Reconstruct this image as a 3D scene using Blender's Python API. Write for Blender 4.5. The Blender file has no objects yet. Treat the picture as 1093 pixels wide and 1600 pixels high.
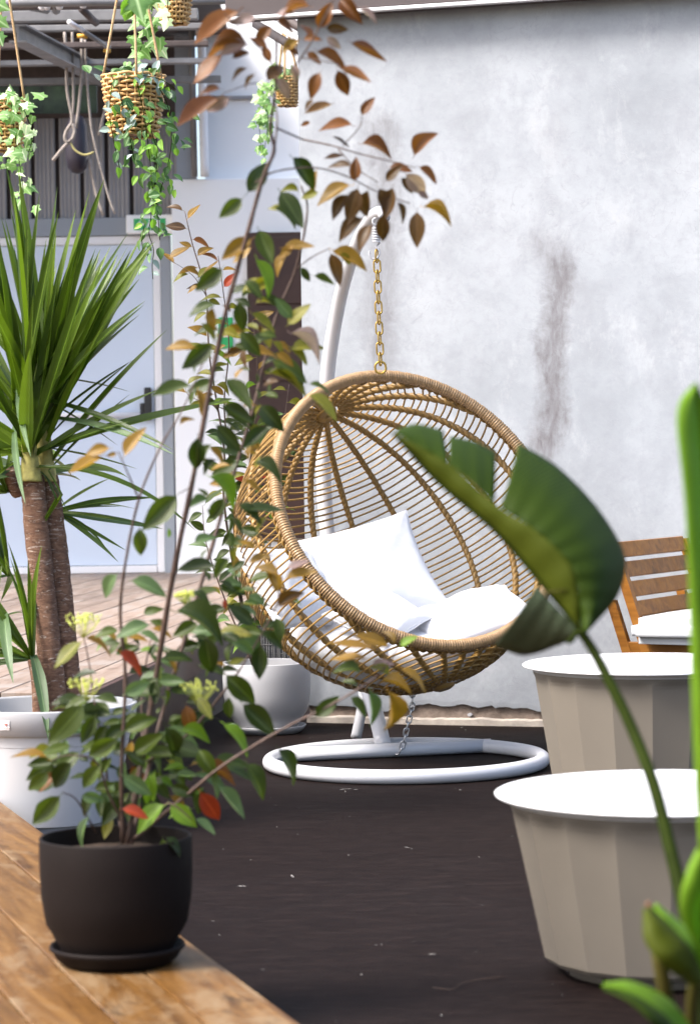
import bpy, bmesh, math, random
from mathutils import Vector, Matrix, Euler, noise
random.seed(7)
S = bpy.context.scene
COL = S.collection
R = math.radians
PI = math.pi

# ------------------------------------------------------------------ camera, sky, sun, exposure
FPX, W0, H0 = 4000.0, 1093.0, 1600.0
cam_d = bpy.data.cameras.new('camera')
cam = bpy.data.objects.new('camera', cam_d); COL.objects.link(cam)
cam_d.sensor_fit = 'VERTICAL'; cam_d.sensor_height = 36.0; cam_d.sensor_width = 24.0
cam_d.lens = FPX / H0 * 36.0
PITCH = math.atan(94.0 / FPX)
CAMR = Matrix.Rotation(PI/2 - PITCH, 3, 'X') @ Matrix.Rotation(-0.014, 3, 'Z')
CAMP = Vector((0, 0, 1.1))
cam.matrix_world = Matrix.Translation(CAMP) @ CAMR.to_4x4()
cam_d.clip_end = 500
cam_d.dof.use_dof = True
cam_d.dof.focus_distance = 8.7
cam_d.dof.aperture_fstop = 5.6
S.camera = cam

world = bpy.data.worlds.new("World"); S.world = world; world.use_nodes = True
wn = world.node_tree.nodes; wl = world.node_tree.links
bg = wn['Background']
sky = wn.new('ShaderNodeTexSky'); sky.sky_type = 'NISHITA'; sky.sun_disc = False
SUN_DIR = Vector((-0.70, -0.32, 0.92)).normalized()
sky.sun_elevation = math.asin(SUN_DIR.z)
sky.sun_rotation = math.atan2(SUN_DIR.x, SUN_DIR.y)
sky.air_density = 1.0; sky.dust_density = 4.5; sky.ozone_density = 1.0
wl.new(sky.outputs[0], bg.inputs[0]); bg.inputs[1].default_value = 0.12
sun_d = bpy.data.lights.new('sun', 'SUN'); sun_d.energy = 1.8; sun_d.angle = R(18); sun_d.color = (1.0, 0.975, 0.94)
sun = bpy.data.objects.new('sun', sun_d); COL.objects.link(sun)
sun.rotation_euler = (-SUN_DIR).to_track_quat('-Z', 'Y').to_euler()
S.view_settings.view_transform = 'Standard'; S.view_settings.look = 'None'
S.view_settings.exposure = 1.9; S.view_settings.gamma = 1.0
S.view_settings.use_curve_mapping = False
S.cycles.max_bounces = 6; S.cycles.transparent_max_bounces = 6

# ------------------------------------------------------------------ helpers
def ray(px, py):
    return CAMR @ Vector(((px - W0/2) / FPX, -(py - H0/2) / FPX, -1.0))
def U(px, py, D):                       # point at world distance Y = D seen at photo pixel
    r = ray(px, py); return CAMP + r * (D / r.y)
def G(px, py, z=0.0):                   # point on the level z
    r = ray(px, py); return CAMP + r * ((z - CAMP.z) / r.z)

def tag(o, label=None, cat=None, group=None, kind=None):
    if label: o['label'] = label
    if cat: o['category'] = cat
    if group: o['group'] = group
    if kind: o['kind'] = kind
    return o
def thing(name, label, cat, loc=(0, 0, 0), group=None):
    o = bpy.data.objects.new(name, None); COL.objects.link(o); o.location = loc
    o.empty_display_size = .05
    return tag(o, label, cat, group)
def link(name, me, parent=None, mw=None):
    o = bpy.data.objects.new(name, me); COL.objects.link(o)
    if parent is not None:
        o.parent = parent
        pm = WM.get(parent.name, Matrix.Translation(parent.location) @ parent.rotation_euler.to_matrix().to_4x4())
        o.matrix_parent_inverse = pm.inverted()
    if mw is not None: o.matrix_basis = mw
    WM[o.name] = mw if mw is not None else Matrix()
    return o
WM = {}
def mesh(name, V, F, mat=None, smooth=True, uv=None):
    me = bpy.data.meshes.new(name)
    me.from_pydata([tuple(v) for v in V], [], F)
    if mat:
        for m in (mat if isinstance(mat, (list, tuple)) else [mat]): me.materials.append(m)
    if smooth: me.polygons.foreach_set('use_smooth', [True] * len(me.polygons))
    if uv:
        l = me.uv_layers.new(name='UVMap')
        for lp in me.loops: l.data[lp.index].uv = uv[lp.vertex_index]
    me.update(); return me
def obj(name, V, F, mat, parent=None, smooth=True, uv=None, mw=None):
    return link(name, mesh(name, V, F, mat, smooth, uv), parent, mw)

def box_vf(x0, x1, y0, y1, z0, z1, bev=0.0):
    bm = bmesh.new()
    bmesh.ops.create_cube(bm, size=1.0)
    for v in bm.verts:
        v.co = Vector(((x0 + x1)/2 + v.co.x*(x1 - x0), (y0 + y1)/2 + v.co.y*(y1 - y0), (z0 + z1)/2 + v.co.z*(z1 - z0)))
    if bev: bmesh.ops.bevel(bm, geom=bm.edges[:], offset=bev, segments=1, affect='EDGES')
    bm.verts.index_update()
    V = [v.co.copy() for v in bm.verts]; F = [[v.index for v in f.verts] for f in bm.faces]
    bm.free(); return V, F
def box(name, x0, x1, y0, y1, z0, z1, mat, parent=None, bev=0.0, mw=None):
    V, F = box_vf(x0, x1, y0, y1, z0, z1, bev)
    return obj(name, V, F, mat, parent, smooth=False, mw=mw)
def merge(parts):
    V, F = [], []
    for v, f in parts:
        n = len(V); V += list(v); F += [[i + n for i in q] for q in f]
    return V, F
def smoothpath(P, n=6):
    P = [Vector(p) for p in P]
    if len(P) < 3: return P
    out = []
    Q = [P[0]*2 - P[1]] + P + [P[-1]*2 - P[-2]]
    for i in range(1, len(Q) - 2):
        a, b, c, d = Q[i-1], Q[i], Q[i+1], Q[i+2]
        for k in range(n):
            t = k / n
            out.append(0.5*((2*b) + (c - a)*t + (2*a - 5*b + 4*c - d)*t*t + (3*b - a - 3*c + d)*t**3))
    out.append(P[-1]); return out
def tube_vf(P, r, seg=8, closed=False, caps=True):
    P = [Vector(p) for p in P]; n = len(P)
    rr = r if callable(r) else ((lambda i: r[i]) if isinstance(r, (list, tuple)) else (lambda i: r))
    V, F = [], []
    def tan(i):
        if closed: return (P[(i+1) % n] - P[i-1]).normalized()
        return (P[min(i+1, n-1)] - P[max(i-1, 0)]).normalized()
    t = tan(0); up = Vector((0, 0, 1)) if abs(t.z) < .9 else Vector((1, 0, 0))
    nn = (up - t*up.dot(t)).normalized()
    for i in range(n):
        t = tan(i); nn = (nn - t*nn.dot(t)).normalized(); b = t.cross(nn)
        for k in range(seg):
            a = 2*PI*k/seg
            V.append(P[i] + (nn*math.cos(a) + b*math.sin(a))*rr(i))
    m = n if closed else n - 1
    for i in range(m):
        for k in range(seg):
            a = i*seg + k; b_ = i*seg + (k+1) % seg; j = (i+1) % n
            F.append([a, b_, j*seg + (k+1) % seg, j*seg + k])
    if caps and not closed:
        F.append(list(range(seg))[::-1]); F.append([(n-1)*seg + k for k in range(seg)])
    return V, F
def tube(name, P, r, mat, parent=None, seg=8, closed=False):
    V, F = tube_vf(P, r, seg, closed); return obj(name, V, F, mat, parent)
def lathe_vf(prof, seg=64, c=(0, 0, 0)):
    V, F = [], []; c = Vector(c)
    for r, z in prof:
        for k in range(seg):
            a = 2*PI*k/seg; V.append(c + Vector((r*math.cos(a), r*math.sin(a), z)))
    for i in range(len(prof) - 1):
        for k in range(seg):
            F.append([i*seg + k, i*seg + (k+1) % seg, (i+1)*seg + (k+1) % seg, (i+1)*seg + k])
    return V, F
def lathe(name, prof, mat, parent=None, c=(0, 0, 0), seg=64):
    V, F = lathe_vf(prof, seg, c); return obj(name, V, F, mat, parent)
def frame(o, x, y, z):
    return Matrix(((x.x, y.x, z.x, o.x), (x.y, y.y, z.y, o.y), (x.z, y.z, z.z, o.z), (0, 0, 0, 1)))

# ------------------------------------------------------------------ materials
def nmat(name):
    m = bpy.data.materials.new(name); m.use_nodes = True
    nt = m.node_tree; return m, nt, nt.nodes['Principled BSDF']
def N(nt, t, **kw):
    n = nt.nodes.new(t)
    for k, v in kw.items():
        if k.startswith('i_'):
            key = k[2:]; key = int(key) if key.isdigit() else key
            n.inputs[key].default_value = v
        else: setattr(n, k, v)
    return n
def ramp(nt, fac, stops):
    r = nt.nodes.new('ShaderNodeValToRGB'); e = r.color_ramp.elements
    while len(e) < len(stops): e.new(.5)
    for i, (p, c) in enumerate(stops):
        e[i].position = p; e[i].color = (*c, 1) if len(c) == 3 else c
    nt.links.new(fac, r.inputs[0]); return r.outputs[0]
def coords(nt, scale=(1, 1, 1), src='Object', jitter=False):
    tc = nt.nodes.new('ShaderNodeTexCoord'); mp = nt.nodes.new('ShaderNodeMapping')
    mp.inputs['Scale'].default_value = scale; nt.links.new(tc.outputs[src], mp.inputs[0])
    if jitter:
        oi = nt.nodes.new('ShaderNodeObjectInfo'); mu = N(nt, 'ShaderNodeMath', operation='MULTIPLY', i_1=37.0)
        nt.links.new(oi.outputs['Random'], mu.inputs[0])
        cb = nt.nodes.new('ShaderNodeCombineXYZ')
        for i in range(3): nt.links.new(mu.outputs[0], cb.inputs[i])
        nt.links.new(cb.outputs[0], mp.inputs['Location'])
    return mp.outputs[0]
def noi(nt, vec, scale, detail=6, rough=.55, dist=0):
    n = N(nt, 'ShaderNodeTexNoise', i_Scale=scale, i_Detail=detail, i_Roughness=rough, i_Distortion=dist)
    nt.links.new(vec, n.inputs['Vector']); return n.outputs['Fac']
def mix(nt, a, b, fac, mode='MIX'):
    m = N(nt, 'ShaderNodeMix', data_type='RGBA', blend_type=mode)
    for s, v in ((m.inputs[6], a), (m.inputs[7], b), (m.inputs[0], fac)):
        if isinstance(v, (int, float)): s.default_value = v
        elif isinstance(v, tuple): s.default_value = (*v, 1)
        else: nt.links.new(v, s)
    return m.outputs[2]
def bump(nt, bsdf, h, strength=.3, dist=.01):
    b = N(nt, 'ShaderNodeBump', i_Strength=strength, i_Distance=dist)
    nt.links.new(h, b.inputs['Height']); nt.links.new(b.outputs[0], bsdf.inputs['Normal'])
def simple(name, c, rough=.5, var=.12, scale=8, bmp=0, bscale=60, metal=0, spec=.5, jitter=False):
    m, nt, b = nmat(name)
    v = coords(nt, jitter=jitter)
    f = noi(nt, v, scale)
    lo = tuple(x*(1 - var) for x in c); hi = tuple(min(1, x*(1 + var)) for x in c)
    nt.links.new(ramp(nt, f, [(.3, lo), (.7, hi)]), b.inputs['Base Color'])
    b.inputs['Roughness'].default_value = rough; b.inputs['Metallic'].default_value = metal
    b.inputs['Specular IOR Level'].default_value = spec
    if bmp: bump(nt, b, noi(nt, v, bscale), bmp, .005)
    return m

def leafmat(name, c1, c2, rough=.38, trans=.35, back=None, vein=None):
    m, nt, b = nmat(name)
    b.inputs['Specular IOR Level'].default_value = .14 if 'strelitzia' in name else .42
    oi = nt.nodes.new('ShaderNodeObjectInfo')
    v = coords(nt, jitter=True)
    f = noi(nt, v, 6.0, 4)
    add = N(nt, 'ShaderNodeMath', operation='MULTIPLY_ADD', i_1=.75, i_2=-.1)
    nt.links.new(oi.outputs['Random'], add.inputs[0])
    ad2 = N(nt, 'ShaderNodeMath', operation='MULTIPLY_ADD', i_1=.5); nt.links.new(f, ad2.inputs[0]); nt.links.new(add.outputs[0], ad2.inputs[2])
    col = ramp(nt, ad2.outputs[0], [(.05, c1), (.9, c2)])
    # pale midrib from the UV map
    uvn = nt.nodes.new('ShaderNodeUVMap'); sx = nt.nodes.new('ShaderNodeSeparateXYZ'); nt.links.new(uvn.outputs[0], sx.inputs[0])
    ab = N(nt, 'ShaderNodeMath', operation='ABSOLUTE'); nt.links.new(sx.outputs[0], ab.inputs[0])
    mr = ramp(nt, ab.outputs[0], [(.0, (1, 1, 1)), (.09, (0, 0, 0))])
    if vein is None: vein = tuple(min(1, x*1.7 + .02) for x in c2)
    col = mix(nt, col, vein, mr)
    if back is not None:
        ge = nt.nodes.new('ShaderNodeNewGeometry')
        col = mix(nt, col, back, ge.outputs['Backfacing'])
    LEAFCOL = col
    b.inputs['Roughness'].default_value = rough
    # side veins
    wv = N(nt, 'ShaderNodeTexWave', i_Scale=5.0, i_Distortion=.5, wave_type='BANDS', bands_direction='Y')
    cb = nt.nodes.new('ShaderNodeCombineXYZ'); sk = N(nt, 'ShaderNodeMath', operation='MULTIPLY_ADD', i_1=-.25)
    nt.links.new(ab.outputs[0], sk.inputs[0]); nt.links.new(sx.outputs[1], sk.inputs[2]); nt.links.new(sk.outputs[0], cb.inputs[1])
    nt.links.new(cb.outputs[0], wv.inputs['Vector'])
    bump(nt, b, wv.outputs['Fac'], .05 if 'strelitzia' in name else .25, .002)
    if 'strelitzia' in name:
        wv.inputs['Scale'].default_value = 11; wv.inputs['Distortion'].default_value = 1.2
        col = mix(nt, col, tuple(x*1.6 + .01 for x in c2), ramp(nt, wv.outputs['Fac'], [(.55, (0, 0, 0)), (1.0, (.5, .5, .5))]))
    nt.links.new(col, b.inputs['Base Color'])
    tr = nt.nodes.new('ShaderNodeBsdfTranslucent'); mx = nt.nodes.new('ShaderNodeMixShader'); mx.inputs[0].default_value = trans
    br = mix(nt, col, (1.6, 1.7, .9), 1.0, 'MULTIPLY'); nt.links.new(br, tr.inputs[0])
    out = nt.nodes['Material Output']
    nt.links.new(b.outputs[0], mx.inputs[1]); nt.links.new(tr.outputs[0], mx.inputs[2]); nt.links.new(mx.outputs[0], out.inputs[0])
    return m

LM = {
 'g': leafmat('leaf_green', (.026, .042, .005), (.058, .085, .010), back=(.075, .105, .03)),
 'd': leafmat('leaf_dark_green', (.014, .026, .003), (.032, .050, .006), .32, back=(.055, .08, .025)),
 'l': leafmat('leaf_lime', (.08, .16, .008), (.13, .22, .014), .45),
 'y': leafmat('leaf_yellow_green', (.10, .11, .008), (.18, .165, .015), .4),
 'o': leafmat('leaf_bronze', (.085, .028, .007), (.17, .062, .011), .36, back=(.15, .06, .015)),
 'b': leafmat('leaf_brown', (.045, .022, .006), (.095, .046, .010), .33, back=(.12, .06, .015)),
 'm': leafmat('leaf_mauve_sky_sheen', (.20, .13, .12), (.30, .21, .20), .28, back=(.38, .28, .27)),  # sky reflection on glossy leaves, painted in as a mauve colour
 'r': leafmat('leaf_red', (.16, .014, .008), (.30, .040, .012), .4),
 'c': leafmat('leaf_ochre', (.14, .080, .008), (.24, .135, .014), .4),
 'p': leafmat('leaf_pale_green', (.055, .10, .035), (.10, .155, .06), .35, back=(.2, .3, .16)),
}
yuc = leafmat('yucca_leaf', (.022, .048, .003), (.105, .165, .012), .34, .35, back=(.06, .10, .02))
yuc_pale = leafmat('yucca_leaf_pale', (.07, .12, .05), (.11, .17, .07), .4, .25)
ivy1 = leafmat('ivy_leaf', (.10, .22, .06), (.24, .42, .13), .45, .3, vein=(.45, .6, .32))
ivy2 = leafmat('ivy_leaf_pale', (.38, .52, .28), (.62, .75, .48), .45, .3)
var1 = leafmat('trailing_leaf', (.035, .10, .03), (.10, .20, .055), .28, .2, vein=(.30, .42, .2))
var2 = leafmat('trailing_leaf_lime', (.14, .32, .03), (.26, .46, .07), .4, .3, vein=(.4, .55, .2))
var3 = leafmat('trailing_leaf_blue_grey', (.14, .20, .18), (.28, .36, .34), .3, .15)
bana = leafmat('strelitzia_leaf', (.022, .042, .002), (.034, .060, .003), .6, .35, back=(.026, .045, .004), vein=(.05, .08, .008))
bana_y = leafmat('strelitzia_leaf_yellowish', (.040, .055, .002), (.060, .075, .004), .6, .35, vein=(.08, .10, .01))
bana_l = leafmat('strelitzia_leaf_bright', (.095, .19, .008), (.15, .27, .018), .55, .4, vein=(.18, .30, .04))
bana_g = leafmat('strelitzia_leaf_grey_green', (.035, .05, .03), (.05, .07, .042), .55, .1, vein=(.06, .08, .05))

bark = simple('reddish_bark', (.075, .042, .030), .6, .35, 60, .4, 120)
petiole_m = simple('dark_green_petiole', (.014, .022, .002), .7, .25, 20, spec=.06)
olive_m = simple('olive_stalk', (.050, .045, .010), .6, .25, 20, spec=.1)
white_paint = simple('white_powder_coat', (.52, .525, .55), .28, .02, 5, .02, 200)
white_plastic = simple('white_plastic', (.44, .44, .455), .42, .03, 4, .03, 120)
black_pot = simple('dark_brown_plastic', (.0092, .0064, .0058), .6, .12, 6, .06, 220, spec=.10)
soil = simple('soil', (.045, .028, .018), .95, .5, 60, 1, 70)
gold = simple('brass_chain', (.42, .27, .06), .42, .15, 40, metal=.75)
steel = simple('galvanised_chain', (.55, .56, .58), .35, .15, 60, metal=.8)
rope_m = simple('jute_rope', (.50, .33, .17), .9, .2, 80, .7, 260)
cream = simple('white_lid_enamel', (.70, .70, .71), .35, .015, 3)
beige = simple('beige_plastic', (.152, .132, .107), .5, .05, 5, .04, 180)
fabric = simple('white_cotton', (.66, .665, .69), .9, .015, 20, .12, 420)
seat_fab = simple('off_white_canvas', (.50, .515, .54), .9, .03, 30, .2, 400)
white_wall = simple('white_render', (.92, .92, .92), .9, .02, 2, .1, 40)
blue_door = simple('pale_blue_door_paint', (.60, .68, .80), .45, .03, 1.5)
grey_frame = simple('blue_grey_frame', (.28, .31, .355), .5, .05, 3)
white_frame = simple('white_trim', (.80, .80, .82), .5, .03, 3)
corr_m = simple('grey_corrugated_sheet', (.27, .26, .27), .5, .12, 3, metal=.2)
gap_m = simple('dark_gap', (.030, .022, .022), .8, .2, 4)
steel_grey = simple('grey_painted_steel', (.20, .195, .195), .55, .25, 6, .2, 60)
rust_steel = simple('brownish_steel', (.075, .055, .05), .7, .35, 9, .3, 60)
roof_m = simple('dark_roof_sheet', (.06, .052, .05), .7, .3, 3)
brown_sh = simple('brown_shutter_paint', (.052, .022, .014), .5, .15, 6, .1, 60)
fascia_m = simple('dark_brown_fascia', (.060, .045, .045), .6, .15, 5)
bag_m = simple('dark_bag_vinyl', (.025, .020, .032), .45, .2, 8)
green_sign = simple('green_sign_face', (.03, .42, .12), .4, .03, 4)
wire_m = simple('black_wire', (.02, .02, .02), .5, .1, 4)
flower_m = simple('lime_flower_buds', (.48, .52, .10), .7, .2, 60)
ink_m = simple('label_ink', (.35, .12, .10), .7, .1, 30)
teak = None

def woodmat(name, cols, wear, rough=.45, gscale=(2.2, 26, 26), bmp=.25, patch=1.6, wf=(.5, .62)):
    m, nt, b = nmat(name)
    v = coords(nt, gscale, jitter=True); v2 = coords(nt, (patch, patch*2.2, 1), jitter=True)
    v3 = coords(nt, (1, 1, 1))
    g = noi(nt, v, 1.0, 8, .65, .6)
    col = ramp(nt, g, [(.28, cols[0]), (.5, cols[1]), (.72, cols[2])])
    oi = nt.nodes.new('ShaderNodeObjectInfo')
    hv = N(nt, 'ShaderNodeHueSaturation'); mm = N(nt, 'ShaderNodeMath', operation='MULTIPLY_ADD', i_1=.45, i_2=.78)
    nt.links.new(oi.outputs['Random'], mm.inputs[0]); nt.links.new(mm.outputs[0], hv.inputs['Value']); nt.links.new(col, hv.inputs['Color'])
    b.inputs['Specular IOR Level'].default_value = .22
    w = noi(nt, v2, 1.6, 9, .68, .4)
    wm = ramp(nt, w, [(wf[0], (0, 0, 0)), (wf[1], (1, 1, 1))])
    col = mix(nt, hv.outputs[0], wear, wm)
    st = noi(nt, v2, 3.1, 6, .7)
    sm = ramp(nt, st, [(.60, (0, 0, 0)), (.72, (1, 1, 1))])
    col = mix(nt, col, tuple(x*.55 for x in cols[0]), sm)
    sp = noi(nt, v3, 26, 2, .5)
    col = mix(nt, col, (.03, .02, .015), ramp(nt, sp, [(.765, (0, 0, 0)), (.79, (1, 1, 1))]))
    nt.links.new(col, b.inputs['Base Color'])
    rr = ramp(nt, w, [(.4, (rough*.8,)*3), (.7, (rough*1.4,)*3)]); nt.links.new(rr, b.inputs['Roughness'])
    bump(nt, b, g, bmp, .003)
    return m
deck_m = woodmat('worn_varnished_deck_wood', [(.048, .020, .005), (.115, .054, .014), (.185, .097, .030)], (.19, .125, .066))
deck2_m = woodmat('weathered_pale_deck_wood', [(.16, .112, .083), (.22, .165, .13), (.28, .22, .18)], (.27, .235, .21), .6, bmp=.2)
teak = woodmat('teak', [(.12, .044, .008), (.23, .090, .015), (.32, .14, .026)], (.27, .11, .020), .38, (26, 2.2, 26), .15, 2)

def rattan(name, c, dark, scale, bstr=.5):
    m, nt, b = nmat(name)
    v = coords(nt)
    f = noi(nt, v, scale, 5, .7); g = noi(nt, v, 7, 3)
    col = ramp(nt, f, [(.3, dark), (.6, c)])
    col = mix(nt, col, tuple(x*1.12 for x in c), g)
    nt.links.new(col, b.inputs['Base Color']); b.inputs['Roughness'].default_value = .42
    bump(nt, b, f, bstr, .003); return m
rod_m = rattan('rattan_rod', (.29, .172, .046), (.17, .092, .020), 60, .2)
rib_m = rattan('rattan_braided_rib', (.25, .145, .036), (.070, .034, .008), 95)
rim_m = rattan('rattan_wrapped_rim', (.29, .180, .084), (.16, .090, .038), 50, .3)
basket_m = rattan('woven_planter_straw', (.60, .37, .15), (.34, .17, .05), 45)

# ------------------------------------------------------------------ ground
def ground():
    m, nt, b = nmat('dark_brown_patio_floor')
    v = coords(nt, (5.0, 18, 1)); v1 = coords(nt)
    g = noi(nt, v, 1.8, 10, .75, .8); g2 = noi(nt, v1, .9, 6, .6)
    col = ramp(nt, g, [(.32, (.0045, .0027, .0025)), (.5, (.0090, .0056, .0050)), (.68, (.0170, .0108, .0096))])
    col = mix(nt, col, (.0105, .0072, .0066), ramp(nt, g2, [(.45, (0, 0, 0)), (.8, (.7, .7, .7))]))
    # specks of white paint and grit
    vo = N(nt, 'ShaderNodeTexVoronoi', i_Scale=6.5, feature='F1', voronoi_dimensions='2D'); nt.links.new(noise_warp(nt, v1), vo.inputs['Vector'])
    sx = nt.nodes.new('ShaderNodeSeparateColor'); nt.links.new(vo.outputs['Color'], sx.inputs[0])
    siz = N(nt, 'ShaderNodeMath', operation='MULTIPLY', i_1=.024); nt.links.new(sx.outputs[0], siz.inputs[0])
    lt = N(nt, 'ShaderNodeMath', operation='LESS_THAN'); nt.links.new(vo.outputs['Distance'], lt.inputs[0]); nt.links.new(siz.outputs[0], lt.inputs[1])
    gt = N(nt, 'ShaderNodeMath', operation='GREATER_THAN', i_1=.66); nt.links.new(sx.outputs[1], gt.inputs[0])
    mu = N(nt, 'ShaderNodeMath', operation='MULTIPLY'); nt.links.new(lt.outputs[0], mu.inputs[0]); nt.links.new(gt.outputs[0], mu.inputs[1])
    col = mix(nt, col, (.40, .38, .36), mu.outputs[0])
    # scuffs
    s = noi(nt, coords(nt, (1, 4, 1)), 7, 8, .8, 1.2)
    col = mix(nt, col, (.065, .052, .048), ramp(nt, s, [(.66, (0, 0, 0)), (.80, (.6, .6, .6))]))
    nt.links.new(col, b.inputs['Base Color'])
    rr = ramp(nt, g2, [(.3, (.55,)*3), (.7, (.75,)*3)]); nt.links.new(rr, b.inputs['Roughness'])
    b.inputs['Specular IOR Level'].default_value = .05
    bump(nt, b, g, .6, .006)
    z = 0.0
    o = obj('ground', [(-60, -40, z), (60, -40, z), (60, 120, z), (-60, 120, z)], [[0, 1, 2, 3]], m, smooth=False)
    tag(o, 'dark brown painted patio floor with fine streaks and pale specks', kind='structure')
def noise_warp(nt, v):
    n = N(nt, 'ShaderNodeTexNoise', i_Scale=9.0, i_Detail=3.0); nt.links.new(v, n.inputs['Vector'])
    mu = N(nt, 'ShaderNodeVectorMath', operation='MULTIPLY_ADD'); mu.inputs[1].default_value = (.25, .25, .25)
    nt.links.new(n.outputs['Color'], mu.inputs[0]); nt.links.new(v, mu.inputs[2]); return mu.outputs[0]
ground()

# thin leaf litter twig on the floor
def twig():
    P = [G(676, 1546) + Vector((0, 0, .004)), G(705, 1549) + Vector((0, 0, .004)), G(722, 1541) + Vector((0, 0, .006)), G(745, 1534) + Vector((0, 0, .004)), G(788, 1528) + Vector((0, 0, .004))]
    o = tube('dry_twig', smoothpath(P, 4), .0009, simple('dry_twig_bark', (.06, .035, .025), .8), seg=5)
    tag(o, 'thin dry twig lying on the dark floor near the front tub', 'twig')
twig()

# ------------------------------------------------------------------ near deck
ZD = 0.12
def near_deck():
    a = G(62, 1302, ZD); b_ = G(460, 1600, ZD)
    d = (a - b_); d.z = 0; d.normalize(); side = Vector((-d.y, d.x, 0))
    if side.x > 0: side = -side
    root = thing('wooden_deck', 'worn orange brown plank deck under the dark pot', 'deck', a)
    root['kind'] = 'structure'; del root['category']
    L0, L1, w, gap = -7.0, 1.6, .142, .0035
    V, F = box_vf(L0, L1, -w/2 + gap/2, w/2 - gap/2, -.028, 0, .0022)
    me = mesh('deck_plank', V, F, deck_m, smooth=False)
    rng = random.Random(3)
    for i in range(17):
        o0 = a + side*(w*(i + .5)); o0.z = ZD - rng.uniform(0, .0018)
        # two boards per row, butt jointed
        link('plank', me, root, frame(o0, d, side, Vector((0, 0, 1))))
    # joists and face board
    V, F = box_vf(L0, L1, w*17 - .04, .03, -.092, -.0305)
    mw = frame(Vector((a.x, a.y, ZD)), d, side, Vector((0, 0, 1)))
    parts = []
    for k in range(9):
        x = L0 + .1 + k*1.0
        parts.append(box_vf(x, x + .06, .02, w*17 - .02, -.117, -.0305))
    V, F = merge(parts); obj('joist', V, F, rust_steel, root, False, mw=mw)
    box('edge_board', L0, L1, -.0, -.02, -.117, -.012, deck_m, root, .002, mw=mw)
    # screws
    return a, d, side
DA, DD, DS = near_deck()

# ------------------------------------------------------------------ back deck
ZB = 0.34
def back_deck():
    a = G(303, 1006, ZB); b_ = G(145, 1076, ZB)
    d = (a - b_); d.z = 0; d.normalize(); side = Vector((-d.y, d.x, 0))
    if side.x > 0: side = -side
    root = thing('back_wooden_platform', 'pale weathered plank platform in front of the blue door', 'platform', b_)
    root['kind'] = 'structure'; del root['category']
    L0 = -(b_.y - 8.22)/d.y; L1 = (16.42 - b_.y)/d.y; w = .14
    V, F = box_vf(L0, L1, -w/2 + .003, w/2 - .003, -.025, 0, .002)
    me = mesh('platform_plank', V, F, deck2_m, smooth=False)
    rng = random.Random(5)
    for i in range(34):
        o0 = b_ + side*(w*(i + .5)); o0.z = ZB - rng.uniform(0, .002)
        link('plank', me, root, frame(o0, d, side, Vector((0, 0, 1))))
    mw = frame(Vector((b_.x, b_.y, ZB)), d, side, Vector((0, 0, 1)))
    riser = simple('dark_brown_riser', (.040, .022, .018), .5, .2, 8, .2, 40)
    box('edge_board', L0, L1, -.024, -.002, -.12, -.002, brown_sh, root, .002, mw=mw)
    box('riser', L0 + .01, L1 - .01, .004, w*34 - .01, -.339, -.027, riser, root, mw=mw)
    return d, side
back_deck()

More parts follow.
